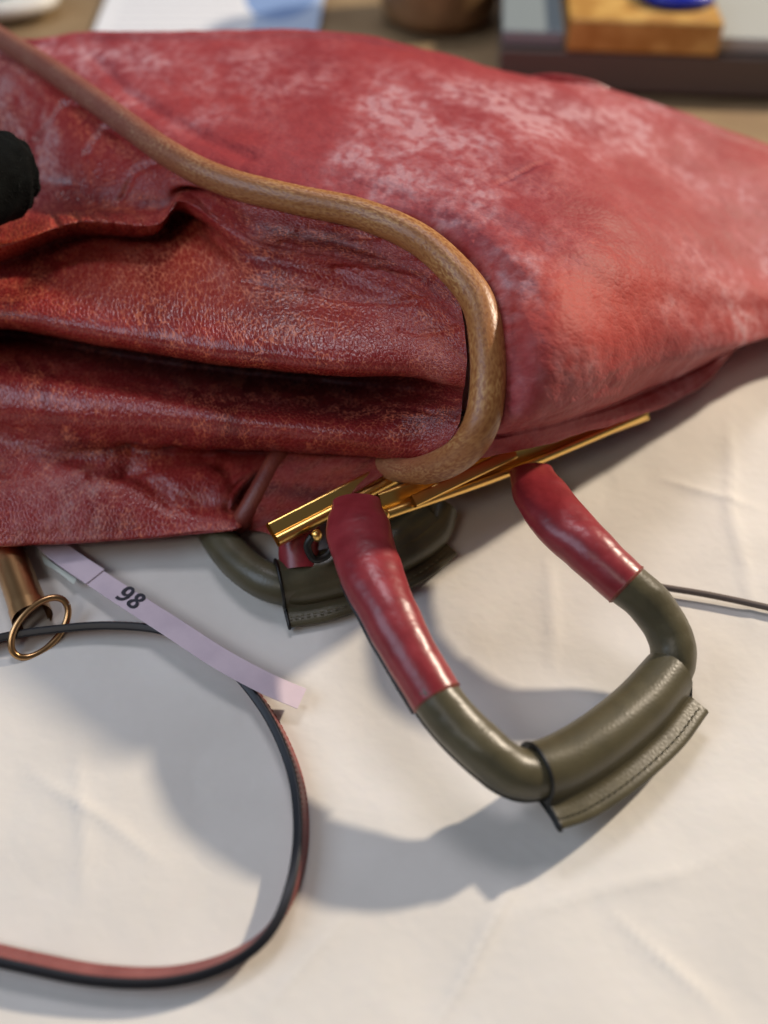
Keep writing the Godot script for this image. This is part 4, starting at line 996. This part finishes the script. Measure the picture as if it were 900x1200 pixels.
# ==================================================================== blurred things at the far side of the table
func far_things() -> void:
	# low dark plinth carrying grey slabs and an ochre block
	var y0 := 0.0
	var f0 := Vector3(0.0798, 0.0000, -0.6557)
	var f1 := Vector3(0.2975, 0.0000, -0.6362)
	var along := (f1 - f0).normalized()
	var back := Vector3(along.z, 0, -along.x)
	if back.z > 0:
		back = -back
	var long := f0.distance_to(f1)
	var tray := thing("grey_tray", "low grey metal tray with dark base at the far right of the table", "tray", f0)
	put("base", bar(f0 + back * 0.10 + Vector3.UP * 0.013, f0 + along * long + back * 0.10 + Vector3.UP * 0.013, 0.20, 0.026, 0.002), plain(Color(0.36, 0.315, 0.28), 0.6), tray)
	put("slab", bar(f0 + back * 0.092 + Vector3.UP * 0.0315, f0 + along * 0.041 + back * 0.092 + Vector3.UP * 0.0315, 0.172, 0.010, 0.002), plain(Color(0.50, 0.54, 0.55), 0.45), tray)
	put("slab", bar(f0 + along * 0.144 + back * 0.092 + Vector3.UP * 0.0315, f0 + along * (long + 0.1) + back * 0.092 + Vector3.UP * 0.0315, 0.172, 0.010, 0.002), plain(Color(0.66, 0.67, 0.65), 0.4), tray)
	var box := thing("ochre_box", "ochre yellow wooden block set between the grey slabs of the tray", "box", f0 + along * 0.093 + back * 0.05 + Vector3.UP * 0.026)
	var o := f0 + Vector3.UP * 0.0265
	var ochre := grained(Color(0.78, 0.62, 0.34), 0.45, 0.01, 0.05, Color(0.66, 0.48, 0.22), 6.0)
	put("body", bar(o + along * 0.043 + back * 0.05 + Vector3.UP * 0.0105, o + along * 0.142 + back * 0.05 + Vector3.UP * 0.0105, 0.104, 0.021, 0.003), ochre, box)
	put("label_stripe", bar(o + along * 0.072 + back * 0.060 + Vector3.UP * 0.0215, o + along * 0.112 + back * 0.056 + Vector3.UP * 0.0215, 0.03, 0.001, 0.0004), plain(Color(0.62, 0.64, 0.66), 0.5), box)
	var disc := put("blue_disc", lathe(PackedVector2Array([Vector2(0.0001, 0.012), Vector2(0.016, 0.011), Vector2(0.024, 0.007), Vector2(0.026, 0.0), Vector2(0.0001, 0.0)]), o + along * 0.116 + back * 0.042 + Vector3.UP * 0.0215, 32), plain(Color(0.10, 0.20, 0.75), 0.35))
	disc.set_meta("label", "blue round cap lying on top of the ochre block")
	disc.set_meta("category", "cap")
	# brown jar
	var j := Vector3(0.0430, 0.0000, -0.7943)
	var jar := thing("brown_jar", "round brown jar standing on the far table behind the handbag", "jar", j)
	var prof := PackedVector2Array([Vector2(0.0001, 0.001), Vector2(0.039, 0.001), Vector2(0.044, 0.004), Vector2(0.046, 0.012), Vector2(0.046, 0.075), Vector2(0.038, 0.084), Vector2(0.033, 0.088)])
	put("body", lathe(prof, j, 48), grained(Color(0.56, 0.45, 0.31), 0.35, 0.005, 0.05, Color(0.46, 0.36, 0.24), 5.0), jar)
	put("lid", lathe(PackedVector2Array([Vector2(0.035, 0.088), Vector2(0.036, 0.098), Vector2(0.034, 0.101), Vector2(0.0001, 0.102)]), j, 48), plain(Color(0.12, 0.11, 0.10), 0.5), jar)
	# printed sheets
	var w := 256
	var im := Image.create(w, w, false, Image.FORMAT_RGB8)
	im.fill(Color(0.90, 0.91, 0.92))
	for y in w:
		for x in w:
			var c := Color(0.90, 0.91, 0.92)
			if x > 178:
				c = Color(0.72, 0.79, 0.88)
			if Vector2((x - 205) / 44.0, (y - 120) / 70.0).length() < 1.0:
				c = Color(0.52, 0.63, 0.80)
			if Vector2((x - 60) / 40.0, (y - 40) / 26.0).length() < 1.0:
				c = Color(0.45, 0.52, 0.80)
			if x > 20 and x < 160 and y > 90 and y % 16 < 4 and (x * 7 + y * 3) % 23 > 5:
				c = Color(0.76, 0.77, 0.80)
			im.set_pixel(x, y, c)
	var print_mat := plain(Color.WHITE, 0.6)
	print_mat.albedo_texture = ImageTexture.create_from_image(im)
	var sheet := put("printed_sheet", grid_mesh(surface([[Vector3(-0.2368, 0.0023, -0.9572), Vector3(-0.0470, 0.0023, -0.9572)], [Vector3(-0.2220, 0.0015, -0.7187), Vector3(-0.0520, 0.0015, -0.7187)]], 12, 12), false, [], true), print_mat)
	sheet.set_meta("label", "white printed sheet with pale blue ovals on the far left table")
	sheet.set_meta("category", "printed sheet")
	# white dish with a teal top
	var d := Vector3(-0.3058, 0.0000, -0.8037)
	var dish := thing("white_dish", "white oval dish with a teal round top at the far left corner", "dish", d)
	put("body", lathe(PackedVector2Array([Vector2(0.0001, 0.001), Vector2(0.030, 0.001), Vector2(0.042, 0.006), Vector2(0.044, 0.012), Vector2(0.036, 0.016), Vector2(0.0001, 0.016)]), d, 40, Vector3(1.05, 1, 0.8)), plain(Color(0.85, 0.85, 0.82), 0.4), dish)
	put("teal_top", lathe(PackedVector2Array([Vector2(0.022, 0.016), Vector2(0.022, 0.028), Vector2(0.019, 0.032), Vector2(0.0001, 0.033)]), d + Vector3(-0.005, 0, 0), 32), plain(Color(0.05, 0.42, 0.45), 0.4), dish)
